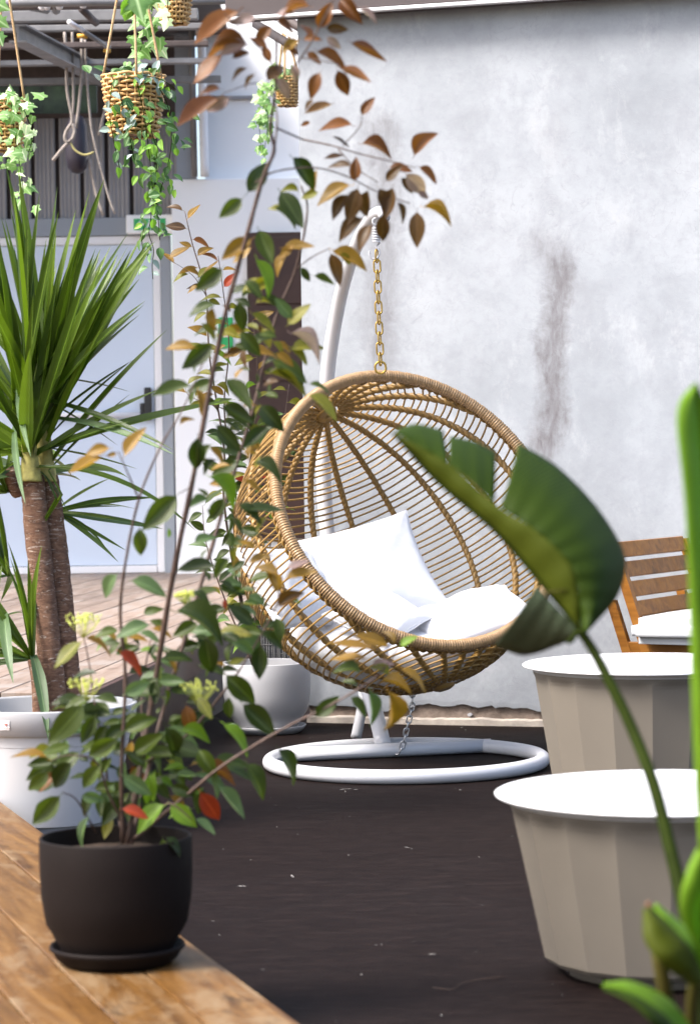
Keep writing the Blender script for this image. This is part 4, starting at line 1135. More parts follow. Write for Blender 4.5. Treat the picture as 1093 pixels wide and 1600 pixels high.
     (176,700,136,708,.38,'c',4.8),(165,711,114,737,.2,'c',4.8),(191,717,224,674,.3,'c',4.8),(184,708,168,712,.5,'c',4.8),
     (430,950,470,925,.4,'b',4.9),(435,930,420,890,.4,'c',4.9),(440,905,490,895,.25,'c',4.9),(445,890,478,880,.3,'m',4.9),(430,960,440,1000,.4,'g',4.9),
     (400,980,360,950,.4,'d',4.9),(405,985,440,1010,.35,'d',4.9),(380,1010,350,990,.4,'d',4.92),(440,900,400,880,.3,'c',4.9),(385,880,420,870,.3,'c',5.0),
     (350,935,352,950,.5,'r',4.95),(400,860,376,845,.3,'c',5.0),(360,870,335,900,.4,'g',5.02),(345,850,385,850,.3,'g',5.05),(300,850,335,830,.35,'p',5.0)]
    for h in H_:
        if h[6] < 4.7 and math.hypot(h[0]-h[2], h[1]-h[3]) > 50: h = h[:4] + (h[4]*.72,) + h[5:]
        put_leaf(root, h[5], (h[0], h[1]), (h[2], h[3]), h[6], min(.42, h[4]), rng)
    # fill leaves in the body of the bush
    cen = [(150, 1190, 60, 45), (230, 1130, 75, 60), (270, 1200, 60, 50), (200, 1240, 70, 35), (300, 1000, 70, 60), (340, 930, 60, 60), (390, 960, 50, 60), (370, 700, 50, 120), (400, 560, 50, 80), (190, 1010, 60, 50), (360, 820, 55, 70), (340, 620, 45, 90), (400, 480, 45, 60)]
    for i in range(215):
        cx, cy, sx, sy = cen[i % len(cen)]
        bx = cx + rng.gauss(0, sx*.5); by = cy + rng.gauss(0, sy*.5); a = rng.uniform(0, 2*PI); L = rng.uniform(24, 46)
        key = rng.choice('ggggdddpplyc' if cy > 900 else 'ggdddyyccb')
        put_leaf(root, key, (bx, by), (bx + L*math.cos(a), by + L*.7*math.sin(a) + 6), 5.02 + rng.uniform(-.08, .12), rng.uniform(.15, .42), rng)
    low = [(110, 1200, 40, 35), (160, 1130, 45, 40), (215, 1170, 45, 50), (270, 1120, 45, 45), (300, 1190, 40, 40), (190, 1230, 45, 25), (340, 1010, 45, 45), (240, 1060, 50, 40)]
    for i in range(84):
        cx, cy, sx, sy = low[i % len(low)]
        bx = cx + rng.gauss(0, sx*.55); by = cy + rng.gauss(0, sy*.55)
        a = math.atan2(by - 1180, bx - 205) + rng.gauss(0, .8); L = rng.uniform(38, 62)
        put_leaf(root, rng.choice('ggggddddppgylo'), (bx, by), (bx + L*math.cos(a), by + L*.6*math.sin(a) + 12), 4.97 + rng.uniform(-.10, .10), rng.uniform(.2, .42), rng)
    # flower heads
    for (fx, fy, s, d) in ((130, 970, 30, 4.9), (135, 1070, 28, 4.88), (310, 1075, 32, 4.95), (288, 930, 16, 5.0)):
        V, F = [], []
        c0 = U(fx, fy, d)
        base = U(fx, fy + s*1.3, d)
        parts = []
        for k in range(60):
            a = rng.uniform(0, 2*PI); r = s/FPX*d*math.sqrt(rng.random())
            p = c0 + Vector((r*math.cos(a), r*.8*math.sin(a), (rng.random() - .3)*s*.5/FPX*d))
            if k % 3 == 0: parts.append(tube_vf([base.lerp(c0, .3), base.lerp(p, .7), p], .0006, 4))
            q = .0024*rng.uniform(.7, 1.3)
            parts.append(([p + Vector(v)*q for v in ((1,0,0),(-1,0,0),(0,1,0),(0,-1,0),(0,0,1.6),(0,0,-1))], [[0,2,4],[2,1,4],[1,3,4],[3,0,4],[2,0,5],[1,2,5],[3,1,5],[0,3,5]]))
        V, F = merge(parts); obj('flower_head', V, F, flower_m, root)
shrub()

# ------------------------------------------------------------------ rear shrub in round white pot
def rear_shrub():
    c = G(418, 1143, 0); c = Vector((c.x, c.y - .02, .012)); D = c.y
    root = thing('potted_shrub', 'slender small leaved shrub in the round white pot beside the stand', 'potted plant', (c.x, c.y, 0))
    Rp = 69/FPX*D; H = U(418, 1034, D).z - c.z
    lathe('pot', pot_profile(Rp, H, Rp*.72, .008), white_plastic, root, c, 64)
    Rs = 58/FPX*D*1.05
    lathe('saucer', [(.0005, -.011), (Rs*.85, -.011), (Rs*.95, .004), (Rs*1.0, .016), (Rs*.985, .019), (Rs*.94, .010), (.0005, .002)], white_plastic, root, c, 64)
    V, F = lathe_vf([(.001, H - .05), (Rp*.5, H - .045), (Rp - .011, H - .05)], 32, c); obj('soil', V, F, soil, root)
    rng = random.Random(77)
    stems = [([(405, 1045), (375, 930), (352, 790), (348, 700), (330, 560), (322, 460), (300, 380), (288, 330)], .006),
             ([(415, 1045), (390, 900), (365, 760), (352, 640), (356, 540), (348, 450), (342, 400)], .005),
             ([(400, 1045), (380, 950), (372, 850), (392, 720), (402, 600), (395, 500)], .005),
             ([(408, 1045), (400, 940), (420, 860), (440, 700), (450, 600)], .004),
             ([(398, 1045), (350, 940), (325, 850), (318, 790)], .004),
             ([(322, 460), (300, 430), (262, 405)], .002), ([(330, 560), (310, 545), (288, 548)], .002),
             ([(352, 640), (300, 620), (290, 600)], .002)]
    for pts, r in stems:
        P = smoothpath([U(x + rng.uniform(-3, 3), y, D + (i*.01)*(1 if r > .003 else 0)) for i, (x, y) in enumerate(pts)], 5); n = len(P)
        V, F = tube_vf(P, [r*(1 - .75*i/n) for i in range(n)], 6); obj('stem', V, F, bark, root)
        sp = smoothpath([(x, y, 0) for x, y in pts], 10)
        acc = 0; last = sp[0]; side = 1
        for q in sp:
            acc += (q - last).length; last = q
            if q.y > 1000 or acc < 11.5: continue
            acc = 0; side = -side
            hf = (q.y - 330)/600
            key = rng.choice('cccoyb') if hf < .22 else (rng.choice('ylcgyy') if hf < .5 else rng.choice('gglydpg'))
            if rng.random() < .03: key = 'r'
            a = rng.uniform(-.9, .5); L = rng.uniform(20, 36)
            tx = q.x + side*L*math.cos(a); ty = q.y + L*math.sin(a)
            put_leaf(root, key, (q.x, q.y), (tx, ty), D + rng.uniform(-.05, .05), rng.uniform(.14, .40), rng)
    # loose wire rack rim behind the pot
    w = thing('wire_basket', 'black wire basket half hidden behind the round white pot', 'basket', U(440, 1000, 10.32))
    b0 = Vector((X(395, 10.3), 10.36, 0)); x1 = X(462, 10.3)
    zt = Z(985, 430, 10.36)
    for k in range(7):
        z = .03 + (zt - .03)*k/6; tube('wire', [(b0.x, 10.36, z), (x1, 10.36, z), (x1, 10.62, z), (b0.x, 10.62, z), (b0.x, 10.36, z)], .003, wire_m, w, 5)
    for k in range(9):
        x = b0.x + (x1 - b0.x)*k/8; tube('wire', [(x, 10.36, zt), (x, 10.36, .03), (x, 10.62, .03), (x, 10.62, zt)], .0025, wire_m, w, 5)
rear_shrub()

# ------------------------------------------------------------------ yucca
def strap_me(name, mat, droop, wr=.062, nl=12, bend=None):
    V, F, UV = [], [], []
    y = z = 0; ang = 0
    for j in range(nl + 1):
        t = j/nl
        w = wr/2*(.55 + 1.3*t if t < .35 else (1.0)*(1 - ((t - .35)/.65)**2.2))
        w = max(w, .0006)
        if j:
            ang = -droop*t*1.6 if bend is None else (-bend if t > .45 else -.05*t)
            y += math.cos(ang)/nl; z += math.sin(ang)/nl
        for u in (-1, -.5, 0, .5, 1):
            V.append((u*w, y, z + abs(u)*w*.55)); UV.append((u, t))
    for j in range(nl):
        for k in range(4):
            a = j*5 + k; F.append([a, a + 1, a + 6, a + 5])
    return mesh(name, V, F, mat, True, UV)
def yucca():
    KY = 7.55/6.60
    def U_(x, y, d): return U(x, y, d if d > 7.2 else d*KY)
    c = G(72, 1362, 0); D = 7.55; c = Vector((U_(72, 1100, D).x, D, 0))
    root = thing('potted_yucca', 'yucca with twin scarred trunks in the large white pot at the left', 'potted plant', c)
    Rp = 142/FPX*D; zt = U_(72, 1099, D).z
    prof = [(Rp*.55, .003), (Rp*.66, .0), (Rp*.70, .01), (Rp*.775, .12), (Rp*.935, zt - .078), (Rp*.935, zt - .072), (Rp*.985, zt - .070), (Rp*1.0, zt - .004), (Rp*1.0, zt), (Rp*.965, zt), (Rp*.955, zt - .006), (Rp*.92, zt - .09), (Rp*.75, .03)]
    lathe('pot', prof, white_plastic, root, c, 96)
    V, F = lathe_vf([(.001, zt - .10), (Rp*.5, zt - .10), (Rp*.915, zt - .105)], 40, c); obj('soil', V, F, soil, root)
    # paper label on the rim
    q = U(8, 1133, D - Rp*.93); a0 = math.atan2(-(math.sqrt(max(0, Rp**2 - (q.x - c.x)**2))), q.x - c.x)
    V, F = [], []
    for k in range(5):
        a = a0 + (k - 2)*.028
        for z in (q.z - .014, q.z + .014): V.append(c + Vector((Rp*1.0*math.cos(a)*.9985, Rp*math.sin(a)*.9985, z)))
    for v in V: v += (v - Vector((c.x, c.y, v.z))).normalized()*.0015
    F = [[2*k, 2*k + 2, 2*k + 3, 2*k + 1] for k in range(4)]
    lab = obj('sticker', V, F, simple('sticker_paper', (.80, .76, .74), .6), root)
    parts = []
    for k, (dz, w, h) in enumerate(((.004, .012, .003), (.0, .004, .006), (-.008, .02, .0012))):
        an = a0 + .02
        p = c + Vector(((Rp + .0035)*math.cos(an), (Rp + .0035)*math.sin(an), q.z + dz)); tx = Vector((-math.sin(an), math.cos(an), 0))
        V_, F_ = box_vf(-w/2, w/2, -.0008, .0008, -h/2, h/2); parts.append(([p + tx*v.x + Vector((0, 0, v.z)) + Vector((math.cos(an), math.sin(an), 0))*v.y for v in V_], F_))
    V, F = merge(parts); obj('sticker_print', V, F, ink_m, root, False)
    # trunks
    m, nt, b = nmat('yucca_bark')
    v = coords(nt); st = coords(nt, (1, 1, 3.2))
    n1 = noi(nt, st, 22, 9, .75, 1.5); n2 = noi(nt, coords(nt, (1.2, 1.2, 5)), 16, 4, .6, 2.0)
    col = ramp(nt, n1, [(.3, (.050, .025, .016)), (.5, (.19, .095, .055)), (.72, (.34, .20, .125))])
    col = mix(nt, col, (.52, .43, .36), ramp(nt, n2, [(.59, (0, 0, 0)), (.66, (.9, .9, .9))]))
    nt.links.new(col, b.inputs['Base Color']); b.inputs['Roughness'].default_value = .85
    bump(nt, b, n1, .9, .012)
    def trunk(pts, r):
        P = smoothpath(pts, 14); n = len(P); V, F = [], []
        seg = 22; r = r*KY
        for i in range(n):
            t = (P[min(i+1, n-1)] - P[max(0, i-1)]).normalized(); x = Vector((1, 0, 0)); x = (x - t*x.dot(t)).normalized(); y = t.cross(x)
            for k in range(seg):
                a = 2*PI*k/seg
                zz = P[i].z*46 + 1.6*math.sin(a*2 + i*.13)
                saw = (zz % 1.0)
                rr = r*(1 + .07*(saw - .5) + .08*noise.noise(Vector((math.cos(a)*2, math.sin(a)*2, P[i].z*14))))
                V.append(P[i] + (x*math.cos(a) + y*math.sin(a))*rr)
        for i in range(n - 1):
            for k in range(seg): F.append([i*seg + k, i*seg + (k+1) % seg, (i+1)*seg + (k+1) % seg, (i+1)*seg + k])
        F.append([(n-1)*seg + k for k in range(seg)])
        obj('trunk', V, F, m, root)
    zb = zt - .12
    def TU(px, py, d): return U_(px, py, d)
    trunk([TU(91, 1150, 6.56), TU(82, 1060, 6.56), TU(68, 930, 6.57), TU(57, 820, 6.58), TU(50, 745, 6.60)], .0315)
    trunk([TU(113, 1150, 6.61), TU(106, 1060, 6.61), TU(94, 930, 6.62), TU(82, 820, 6.63), TU(72, 745, 6.64)], .0325)
    trunk([TU(60, 1150, 6.50), TU(58, 1070, 6.5), TU(52, 1030, 6.5)], .014)
    trunk([TU(30, 770, 6.6), TU(22, 755, 6.58), TU(16, 735, 6.56)], .02)
    gr = simple('yucca_crown_base', (.34, .30, .08), .6, .4, 40, .5, 60)
    for px, d in ((48, 6.58), (72, 6.63)):
        P = [TU(px, 752, d), TU(px, 735, d), TU(px - 2, 700, d), TU(px - 4, 640, d)]
        sp = smoothpath(P, 4); nn = len(sp); V, F = tube_vf(sp, [.036*(1 - .6*i/nn) for i in range(nn)], 12); obj('crown_base', V, F, gr, root)
    shapes = [strap_me('strap_leaf', yuc, 0.0), strap_me('strap_leaf', yuc, .12), strap_me('strap_leaf', yuc, .3), strap_me('strap_leaf', yuc, .55), strap_me('strap_leaf', yuc, 0, bend=1.25), strap_me('strap_leaf', yuc_pale, .2), strap_me('strap_leaf', yuc, .08, .06)]
    rng = random.Random(9)
    def leaf(base, tip, sh, fr=None, wscale=1.0):
        y = tip - base; L = y.length
        mw = oriented(base, tip, fr if fr is not None else rng.uniform(.25, 1), rng)
        if wscale != 1: mw = mw @ Matrix.Diagonal((wscale, 1, wscale, 1))
        link('leaf', shapes[sh], root, mw)
    hero = [((58,640),(149,283),.95,1,6.4),((62,650),(140,300),.4,0,6.45),((20,640),(8,332),.5,6,6.5),((35,640),(62,303),.5,0,6.5),((30,640),(92,330),.8,0,6.45),
            ((45,640),(44,330),.5,0,6.5),((60,620),(90,292),.3,0,6.6),((70,640),(200,385),.18,0,6.7),((70,620),(192,480),.2,1,6.6),((75,660),(203,553),.3,6,6.6),
            ((80,680),(198,555),.25,6,6.6),((75,690),(145,510),.8,1,6.4),((80,650),(202,670),.25,6,6.6),((70,625),(270,678),.5,1,6.35),((90,655),(262,672),.55,5,6.3),
            ((80,700),(190,652),.8,1,6.4),((72,700),(216,722),.15,6,6.5),((78,735),(195,608),.3,6,6.6),((85,590),(205,603),.15,6,6.7),((60,620),(190,688),.12,6,6.6),
            ((30,600),(28,690),.8,5,6.3),((72,745),(110,830),.6,4,6.5),((75,735),(125,828),.5,4,6.5),((45,700),(-60,520),.8,1,6.4),((40,690),(-80,600),.7,2,6.4),
            ((35,700),(-60,690),.7,3,6.4),((50,690),(-20,400),.8,0,6.4),((30,720),(-50,760),.5,2,6.4),((24,665),(20,765),.8,5,6.3),((45,720),(130,790),.3,2,6.6)]
    for b0, t0, fr, sh, d in hero:
        b_ = U_(b0[0], b0[1], 6.58); t_ = U_(t0[0], t0[1], d); leaf(b_, t_, sh, fr)
    for i in range(84):
        head = i % 2
        bx, d0 = ((46, 6.58), (70, 6.63))[head]
        f = rng.random(); by = 745 - 125*f
        el = rng.uniform(-.1, 1.35) if f < .35 else rng.uniform(.75, 1.5)
        az = rng.uniform(0, 2*PI); L = rng.uniform(.45, .72)*(0.8 if el < .2 else 1)
        dirv = Vector((math.cos(az)*math.cos(el), math.sin(az)*math.cos(el), math.sin(el)))
        b_ = U_(bx - 4*f, by, d0); leaf(b_, b_ + dirv*L, rng.choice([0, 1, 1, 2, 2, 3, 6, 5] if el < .9 else [0, 0, 1, 6]), None, rng.uniform(.9, 1.25))
    # lower offsets
    offs = [((50, 1030), 6.5, 36, .32), ((12, 770), 6.58, 26, .36), ((-10, 980), 6.7, 30, .32), ((86, 800), 6.8, 9, .28), ((14, 900), 6.8, 34, .36)]
    for (bx, by), d0, nn, L0 in offs:
        for i in range(nn):
            el = rng.uniform(-.1, 1.45); az = rng.uniform(0, 2*PI)
            if bx < 60 and math.cos(az) > .15: continue
            if bx > 80: az = rng.uniform(-.9, .9); el = rng.uniform(-.5, .5)
            L = KY*L0*rng.uniform(.6, 1.1)
            dirv = Vector((math.cos(az)*math.cos(el), math.sin(az)*math.cos(el)*.7, math.sin(el)))
            b_ = U_(bx, by, d0); leaf(b_, b_ + dirv*L, rng.choice([0, 1, 1, 2, 3, 5]), None, rng.uniform(.9, 1.3))
    leaf(U_(52, 1025, 6.5), U_(80, 1112, 6.3), 5, .95, 2.1)
    leaf(U_(8, 960, 6.5), U_(6, 1025, 6.3), 5, .95, 2.2)
yucca()

# ------------------------------------------------------------------ hanging planters
def ivy_me(name, mat, seed=0):
    pts = []
    lob = [(0, 1.0, .16), (1, .62, .16), (2, .42, .15), (-1, .62, .16), (-2, .42, .15)]
    out = [(0, 0), (.20, -.10), (.42, .02), (.34, .22), (.58, .42), (.30, .50), (.20, .68), (0, 1.0), (-.20, .68), (-.30, .50), (-.58, .42), (-.34, .22), (-.42, .02), (-.20, -.10)]
    V = [(0, .35, .06)] + [(x, y, -.10*(x*x + (y - .3)**2)) for x, y in out]; UV = [(0, .3)] + [(x, y) for x, y in out]
    n = len(out); F = [[0, 1 + i, 1 + (i + 1) % n] for i in range(n)]
    return mesh(name, V, F, mat, True, UV)
IV = {'i': [ivy_me('ivy_leaf', ivy1)], 'j': [ivy_me('ivy_leaf', ivy2)],
      'v': [leaf_me('small_leaf', var1, .62, .25, .4, 2, .05, nl=6), leaf_me('small_leaf', var1, .62, .05, .3, 5, .05, nl=6)],
      'w': [leaf_me('small_leaf', var2, .60, .2, .4, 3, .05, nl=6)], 'x': [leaf_me('small_leaf', var3, .62, .2, .3, 4, .05, nl=6)]}
def weave_basket(root, c, Rt, Rb, H):
    # woven: rows of undulating strands + uprights
    nr = max(6, int(H/.0125)); parts = []
    nu = 11
    for i in range(nr):
        z = H*i/(nr - 1); r = Rb + (Rt - Rb)*(z/H)**.7
        P = []
        for k in range(nu*8):
            a = 2*PI*k/(nu*8); w = .0062*math.cos(a*nu + (i % 2)*PI); P.append(c + Vector(((r + w)*math.cos(a), (r + w)*math.sin(a), z + .0015*math.sin(a*7 + i))))
        parts.append(tube_vf(P, .0050, 5, True))
    for k in range(nu*2):
        a = PI*(k + .0)/nu
        parts.append(tube_vf([c + Vector(((Rb + (Rt - Rb)*(q**.7))*math.cos(a), (Rb + (Rt - Rb)*(q**.7))*math.sin(a), H*q)) for q in (0, .25, .5, .75, 1)], .0035, 5))
    V, F = merge(parts); o = obj('woven_basket', V, F, basket_m, root)
    V, F = lathe_vf([(.0005, .004), (Rb*.96, .004), (Rt*.95, H*.9), (.0005, H*.9)], 24, c); obj('liner', V, F, simple('planter_liner', (.16, .09, .04), .9), root)
def hang(label, cx, ytop, ybot, wpx, D, apex, strands, keys, seed, leafpx, tufts=18, ropes=True, group='hanging planters with trailing leaves', rope_x=None):
    rng = random.Random(seed)
    top = U(cx, ytop, D); bot = U(cx, ybot, D); Rt = wpx/2/FPX*D; H = top.z - bot.z
    c = Vector((bot.x, bot.y, bot.z))
    root = thing('hanging_planter', label, 'hanging planter', c, group)
    weave_basket(root, c, Rt, Rt*.72, H)
    ap = U(apex[0], apex[1], D)
    for k in range(3):
        a = (2*PI*k/3 + .35) if rope_x is None else rope_x[k]
        p = c + Vector((Rt*math.cos(a), Rt*math.sin(a), H)); P = [p + (ap - p)*t for t in [j/8 for j in range(9)]]
        tube('rope', P, .0042*D/8.4, rope_m, root, 6)
    hook_z = CANZ
    tube('rope', [ap, Vector((ap.x, ap.y, hook_z))], .005, rope_m, root, 6)
    # trailing strands
    for (pts, dens, spread, dd, ks) in strands:
        P = [U(x, y, D + dd) for x, y in pts]; sp = smoothpath(P, 8)
        V, F = tube_vf(sp, .0014, 4); obj('vine', V, F, petiole_m, root)
        px = smoothpath([(x, y, 0) for x, y in pts], 10); acc = 0; last = px[0]
        for q in px:
            acc += (q - last).length; last = q
            while acc > dens:
                acc -= dens
                ox = rng.gauss(0, spread); a = rng.uniform(.1, PI - .1) if rng.random() < .75 else rng.uniform(0, 2*PI)
                L = leafpx*rng.uniform(.75, 1.25)
                bx, by = q.x + ox, q.y + rng.uniform(-4, 4)
                put_leaf(root, rng.choice(ks), (bx, by), (bx + L*math.cos(a), by + L*math.sin(a)), D + dd + rng.uniform(-.03, .03)*(1 + spread/10), rng.uniform(.18, .42), rng, .5, sets=IV)
    for i in range(tufts):
        bx = cx + rng.gauss(0, wpx*.30); a = rng.uniform(-PI, 0); L = leafpx*rng.uniform(.9, 1.4)
        by = ytop - rng.uniform(-8, 10)
        put_leaf(root, rng.choice(keys), (bx, by), (bx + L*math.cos(a), by + L*math.sin(a)), D - rng.uniform(-.08, Rt), rng.uniform(.2, .42), rng, .5, sets=IV)
    return root
CANZ = 3.30
hang('largest straw planter with dense oval leaves trailing in front of the exit sign', 210, 120, 212, 94, 8.4, (206, -130),
     [([(175, 130), (172, 180), (180, 230), (187, 262)], 7, 6, -.10, 'vwwx'),
      ([(185, 135), (195, 180), (205, 225), (210, 250)], 6, 9, -.12, 'vvxx'),
      ([(215, 130), (225, 180), (232, 230), (238, 290), (240, 330)], 4.5, 13, -.12, 'vvwvw'),
      ([(245, 130), (262, 165), (268, 215), (262, 260), (250, 300)], 4.5, 12, -.08, 'vvvw'),
      ([(232, 190), (245, 240), (240, 300), (236, 340), (238, 360)], 5, 9, -.12, 'vvww'),
      ([(236, 340), (233, 365), (240, 390), (238, 415), (239, 436)], 11, 4, -.12, 'vvx'),
      ([(246, 330), (248, 350), (250, 375)], 9, 4, -.12, 'v'),
      ([(226, 350), (222, 375), (224, 392)], 10, 3, -.12, 'v'),
      ([(190, 125), (215, 118), (245, 122), (262, 130), (275, 140)], 4, 9, -.10, 'xxvw')],
     'wvvx', 31, 15, 26, rope_x=[PI + .15, 4.9, -.35])
hang('ivy planter cut off by the left edge of the photo', 8, 160, 235, 66, 9.6, (5, -70),
     [([(0, 165), (-5, 220), (2, 265)], 6, 12, -.14, 'iij'), ([(18, 160), (22, 200), (30, 250), (36, 290), (38, 325)], 6, 6, -.14, 'iij'),
      ([(35, 165), (45, 190), (50, 220), (44, 240)], 6, 6, -.12, 'iijj'), ([(5, 150), (25, 148), (45, 165)], 5, 8, -.14, 'iij')],
     'iij', 32, 15, 16)
hang('high straw planter cropped by the top edge, beside the pipe bend', 274, -14, 36, 50, 8.7, (274, -160),
     [([(255, -10), (235, 0), (225, 30), (222, 70), (205, 110), (200, 135)], 5, 9, .12, 'ii'), ([(250, -10), (238, 10), (240, 45), (245, 80)], 6, 7, .1, 'iij'),
      ([(262, -5), (262, 15), (263, 32)], 10, 3, -.10, 'jj')],
     'ij', 33, 17, 8)
hang('small straw planter with ivy against the white building', 449, 122, 165, 38, 12.6, (445, 30),
     [([(440, 125), (418, 130), (408, 155), (405, 190), (408, 230)], 6, 5, -.1, 'iij'), ([(440, 122), (425, 135), (420, 180), (412, 245)], 7, 4, -.1, 'ii'),
      ([(430, 120), (420, 150), (418, 200)], 6, 6, -.1, 'ij')],
     'iv', 34, 13, 12)
# rails above the picture that carry the planters
def rails():
    for lab, y in (('long grey rail under the canopy carrying the left planters', 8.4), ('second grey rail above the high straw planter', 8.7), ('third grey rail above the ivy planter', 9.6), ('far grey rail above the small ivy planter', 12.6)):
        r = tube('overhead_rail', [(-4, y, CANZ + .02), (.6, y, CANZ + .02)], .02, steel_grey, None, 10); tag(r, lab, 'rail')
rails()
# stray bright ivy tip high at the left
def stray():
    rng = random.Random(4)
    r = thing('hanging_ivy_strand', 'bright ivy strand hanging at the top left corner', 'ivy', U(0, 0, 8.6))
    tube('vine', [U(-4, -60, 8.6), U(-2, 20, 8.6), U(0, 70, 8.6)], .0015, petiole_m, r, 4)
    for x, y, tx, ty in ((-6, 5, 14, 15), (-4, 30, 13, 42), (-3, 52, 4, 70), (-5, -20, 12, -8)):
        put_leaf(r, 'i', (x, y), (tx, ty), 8.6, .42, rng, .2, sets=IV)
    r = thing('hanging_ivy_strand', 'blurred lime ivy strand at the top between the ropes', 'ivy', U(210, 20, 7.2))
    tube('vine', [U(212, -80, 7.2), U(212, -20, 7.2), U(208, 25, 7.2)], .0015, petiole_m, r, 4)
    for x, y, tx, ty, k in ((208, -8, 196, 30, 'w'), (212, -8, 222, 28, 'i'), (205, 5, 190, 22, 'w'), (240, -14, 232, 12, 'i')):
        put_leaf(r, k, (x, y), (tx, ty), 7.2, .42, rng, .2, sets=IV)
stray()

# ------------------------------------------------------------------ strelitzia at the right front
def ribbon_surface(name, inner, outer, mat, root, cols=14, rows=10, belly=.02, D=None, solid=.0007):
    """surface between two px polylines (x, y, depth), resampled"""
    def res(pts, n):
        P = smoothpath([U(*p) for p in pts], 10); Ls = [0]
        for i in range(1, len(P)): Ls.append(Ls[-1] + (P[i] - P[i-1]).length)
        out = []
        for k in range(n + 1):
            s = Ls[-1]*k/n
            i = next((j for j in range(1, len(P)) if Ls[j] >= s - 1e-9), len(P) - 1)
            t = (s - Ls[i-1])/max(1e-9, Ls[i] - Ls[i-1]); out.append(P[i-1].lerp(P[i], t))
        return out
    A, B = res(inner, cols), res(outer, cols); V, F, UV = [], [], []
    for i in range(cols + 1):
        for j in range(rows + 1):
            t = j/rows; p = A[i].lerp(B[i], t); p = p + Vector((0, -1, 0))*belly*math.sin(PI*t) + Vector((0, .0010*math.sin(i*1.3 + t), 0))
            V.append(p); UV.append((.2 + t, i/cols*1.6))
    m = rows + 1
    for i in range(cols):
        for j in range(rows): F.append([i*m + j, (i+1)*m + j, (i+1)*m + j + 1, i*m + j + 1])
    o = obj(name, V, F, mat, root, True, UV)
    md = o.modifiers.new('t', 'SOLIDIFY'); md.thickness = solid
    return o
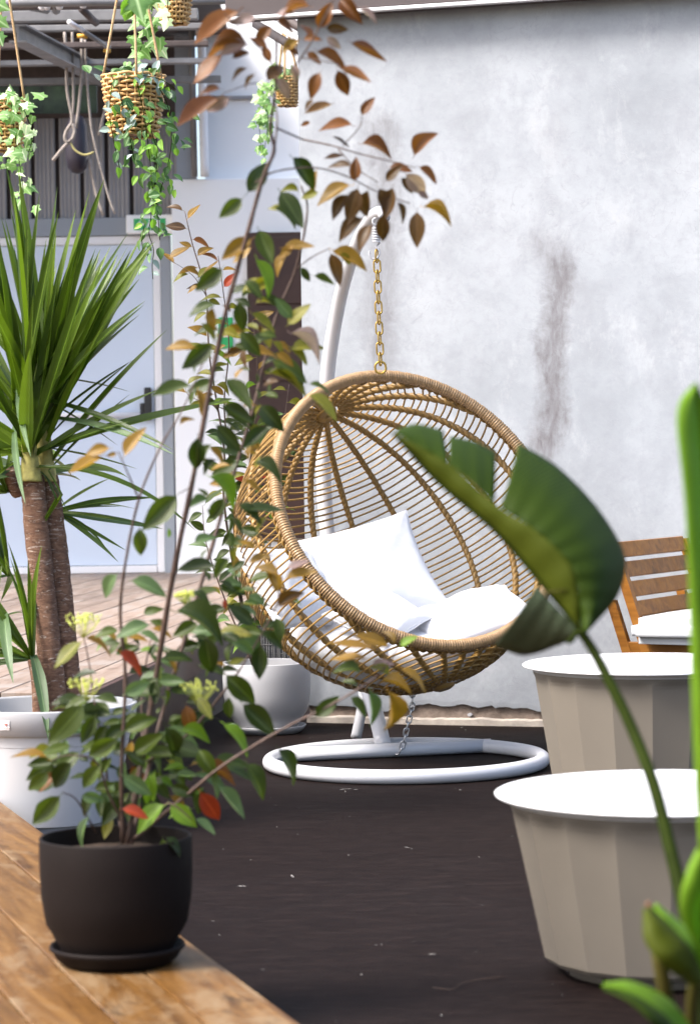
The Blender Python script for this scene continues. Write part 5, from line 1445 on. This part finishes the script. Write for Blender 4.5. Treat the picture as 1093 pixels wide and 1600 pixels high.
def strelitzia():
    base = Vector((X(1105, 3.25), 3.25, 0))
    root = thing('potted_strelitzia', 'blurred big leaved strelitzia at the right front edge', 'potted plant', base)
    Rp = .17
    lathe('pot', [(.08, .002), (.11, 0), (.12, .01), (Rp - .01, .22), (Rp, .26), (Rp, .27), (Rp - .008, .27), (Rp - .016, .2), (.10, .03)], white_plastic, root, base, 64)
    V, F = lathe_vf([(.001, .24), (.08, .245), (Rp - .013, .235)], 32, base); obj('soil', V, F, soil, root)
    d = 3.55
    L = [(613, 676, 3.6), (682, 752, 3.6), (774, 832, 3.58), (848, 917, 3.56), (905, 985, d)]
    B = [(613, 675, 3.6), (700, 724, 3.59), (774, 789, 3.57), (838, 830, 3.55), (889, 880, 3.54), (903, 925, 3.54), (906, 984, d)]
    ribbon_surface('blade', L, B, bana_y, root, 40, 6, .006)
    ribbon_surface('blade', [(618, 677, 3.6), (660, 700, 3.595), (700, 723, 3.59)], [(618, 672, 3.62), (650, 662, 3.66), (692, 672, 3.68)], bana, root, 14, 6, .01)
    ribbon_surface('blade', [(701, 724, 3.59), (740, 755, 3.58), (772, 787, 3.575)], [(702, 681, 3.68), (742, 690, 3.69), (774, 706, 3.69)], bana, root, 14, 8, .012)
    ribbon_surface('blade', [(781, 793, 3.57), (838, 830, 3.55), (889, 880, 3.54), (903, 925, 3.54), (906, 984, d)],
                   [(809, 692, 3.70), (872, 730, 3.70), (935, 796, 3.68), (975, 868, 3.66), (965, 930, 3.62), (918, 987, d)], bana, root, 44, 14, .03)
    # folded under half
    ribbon_surface('blade', [(838, 915, 3.57), (870, 950, 3.565), (905, 985, 3.56)], [(772, 1008, 3.66), (820, 1024, 3.68), (888, 1002, 3.62)], bana_g, root, 20, 8, .015)
    tube('midrib', smoothpath([U(x, y, q - .004) for x, y, q in L], 6), .0022, petiole_m, root, 6)
    tube('midrib', [U(850, 925, 3.55), U(885, 922, 3.54)], .0012, olive_m, root, 5)
    V, F = tube_vf(smoothpath([U(903, 982, d), U(925, 1015, d), U(950, 1062, 3.53), (U(985, 1135, 3.5)), U(1020, 1225, 3.45), U(1047, 1330, 3.4), U(1066, 1410, 3.36), U(1078, 1470, 3.32), U(1090, 1600, 3.28), U(1100, 1790, 3.25)], 6), lambda i: .0066 + i*.00008, 10)
    obj('petiole', V, F, petiole_m, root)
    tube('leaf_scar', [U(903, 982, d), U(893, 1000, d), U(885, 1004, d)], .004, petiole_m, root, 6)
    # tall bright leaf on the right edge
    ribbon_surface('blade', [(1085, 598, 2.9), (1100, 800, 2.88), (1110, 1100, 2.86), (1115, 1330, 2.9)],
                   [(1083, 600, 2.9), (1056, 645, 2.86), (1068, 780, 2.84), (1076, 950, 2.84), (1082, 1150, 2.86), (1092, 1330, 2.9)], bana_l, root, 40, 8, .012)
    ribbon_surface('blade', [(1085, 598, 2.9), (1100, 800, 2.88), (1110, 1100, 2.86), (1115, 1330, 2.9)],
                   [(1087, 598, 2.9), (1150, 720, 2.95), (1190, 900, 3.0), (1185, 1150, 3.0), (1118, 1335, 2.92)], bana_l, root, 40, 8, .012)
    tube('petiole', smoothpath([U(1115, 1330, 2.9), U(1118, 1500, 3.0), U(1108, 1800, 3.2)], 6), .006, olive_m, root, 8)
    # lower right leaf
    ribbon_surface('blade', [(1112, 1290, 3.0), (1100, 1380, 3.0), (1093, 1440, 3.02), (1100, 1500, 3.05)],
                   [(1108, 1290, 3.0), (1072, 1360, 2.98), (1062, 1420, 2.98), (1085, 1480, 3.03)], bana_l, root, 20, 8, .012)
    ribbon_surface('blade', [(1112, 1290, 3.0), (1100, 1380, 3.0), (1093, 1440, 3.02), (1100, 1500, 3.05)],
                   [(1116, 1290, 3.0), (1150, 1360, 3.05), (1150, 1430, 3.06), (1108, 1500, 3.06)], bana_l, root, 20, 8, .012)
    # middle small leaf with brown tip
    ribbon_surface('blade', [(1016, 1417, 3.05), (1040, 1440, 3.03), (1080, 1485, 3.03), (1100, 1530, 3.08)],
                   [(1004, 1418, 3.03), (1006, 1470, 3.0), (1040, 1512, 3.0), (1090, 1545, 3.06)], bana_y, root, 20, 8, .015)
    ribbon_surface('blade', [(1016, 1417, 3.05), (1040, 1440, 3.03), (1080, 1485, 3.03), (1100, 1530, 3.08)],
                   [(1024, 1410, 3.06), (1062, 1440, 3.08), (1110, 1475, 3.1), (1120, 1520, 3.1)], bana_l, root, 20, 8, .012)
    tube('leaf_tip', [U(1015, 1418, 3.05), U(1010, 1410, 3.05)], .0028, simple('dry_leaf_tip', (.16, .07, .03), .8), root, 6)
    tube('petiole', smoothpath([U(1028, 1490, 3.1), U(1040, 1560, 3.12), U(1060, 1680, 3.2), U(1085, 1800, 3.24)], 6), .0095, olive_m, root, 8)
    tube('petiole', smoothpath([U(1088, 1510, 3.08), U(1080, 1600, 3.12), U(1092, 1790, 3.22)], 6), .0085, olive_m, root, 8)
    # low leaf pointing left
    ribbon_surface('blade', [(940, 1541, 3.0), (990, 1555, 3.0), (1040, 1590, 3.02), (1075, 1640, 3.1)],
                   [(942, 1536, 3.0), (985, 1533, 3.04), (1045, 1562, 3.08), (1090, 1620, 3.12)], bana_l, root, 20, 6, .01)
    ribbon_surface('blade', [(940, 1541, 3.0), (990, 1555, 3.0), (1040, 1590, 3.02), (1075, 1640, 3.1)],
                   [(942, 1545, 3.0), (985, 1568, 2.98), (1020, 1602, 2.98), (1070, 1650, 3.08)], bana, root, 20, 6, .01)
strelitzia()
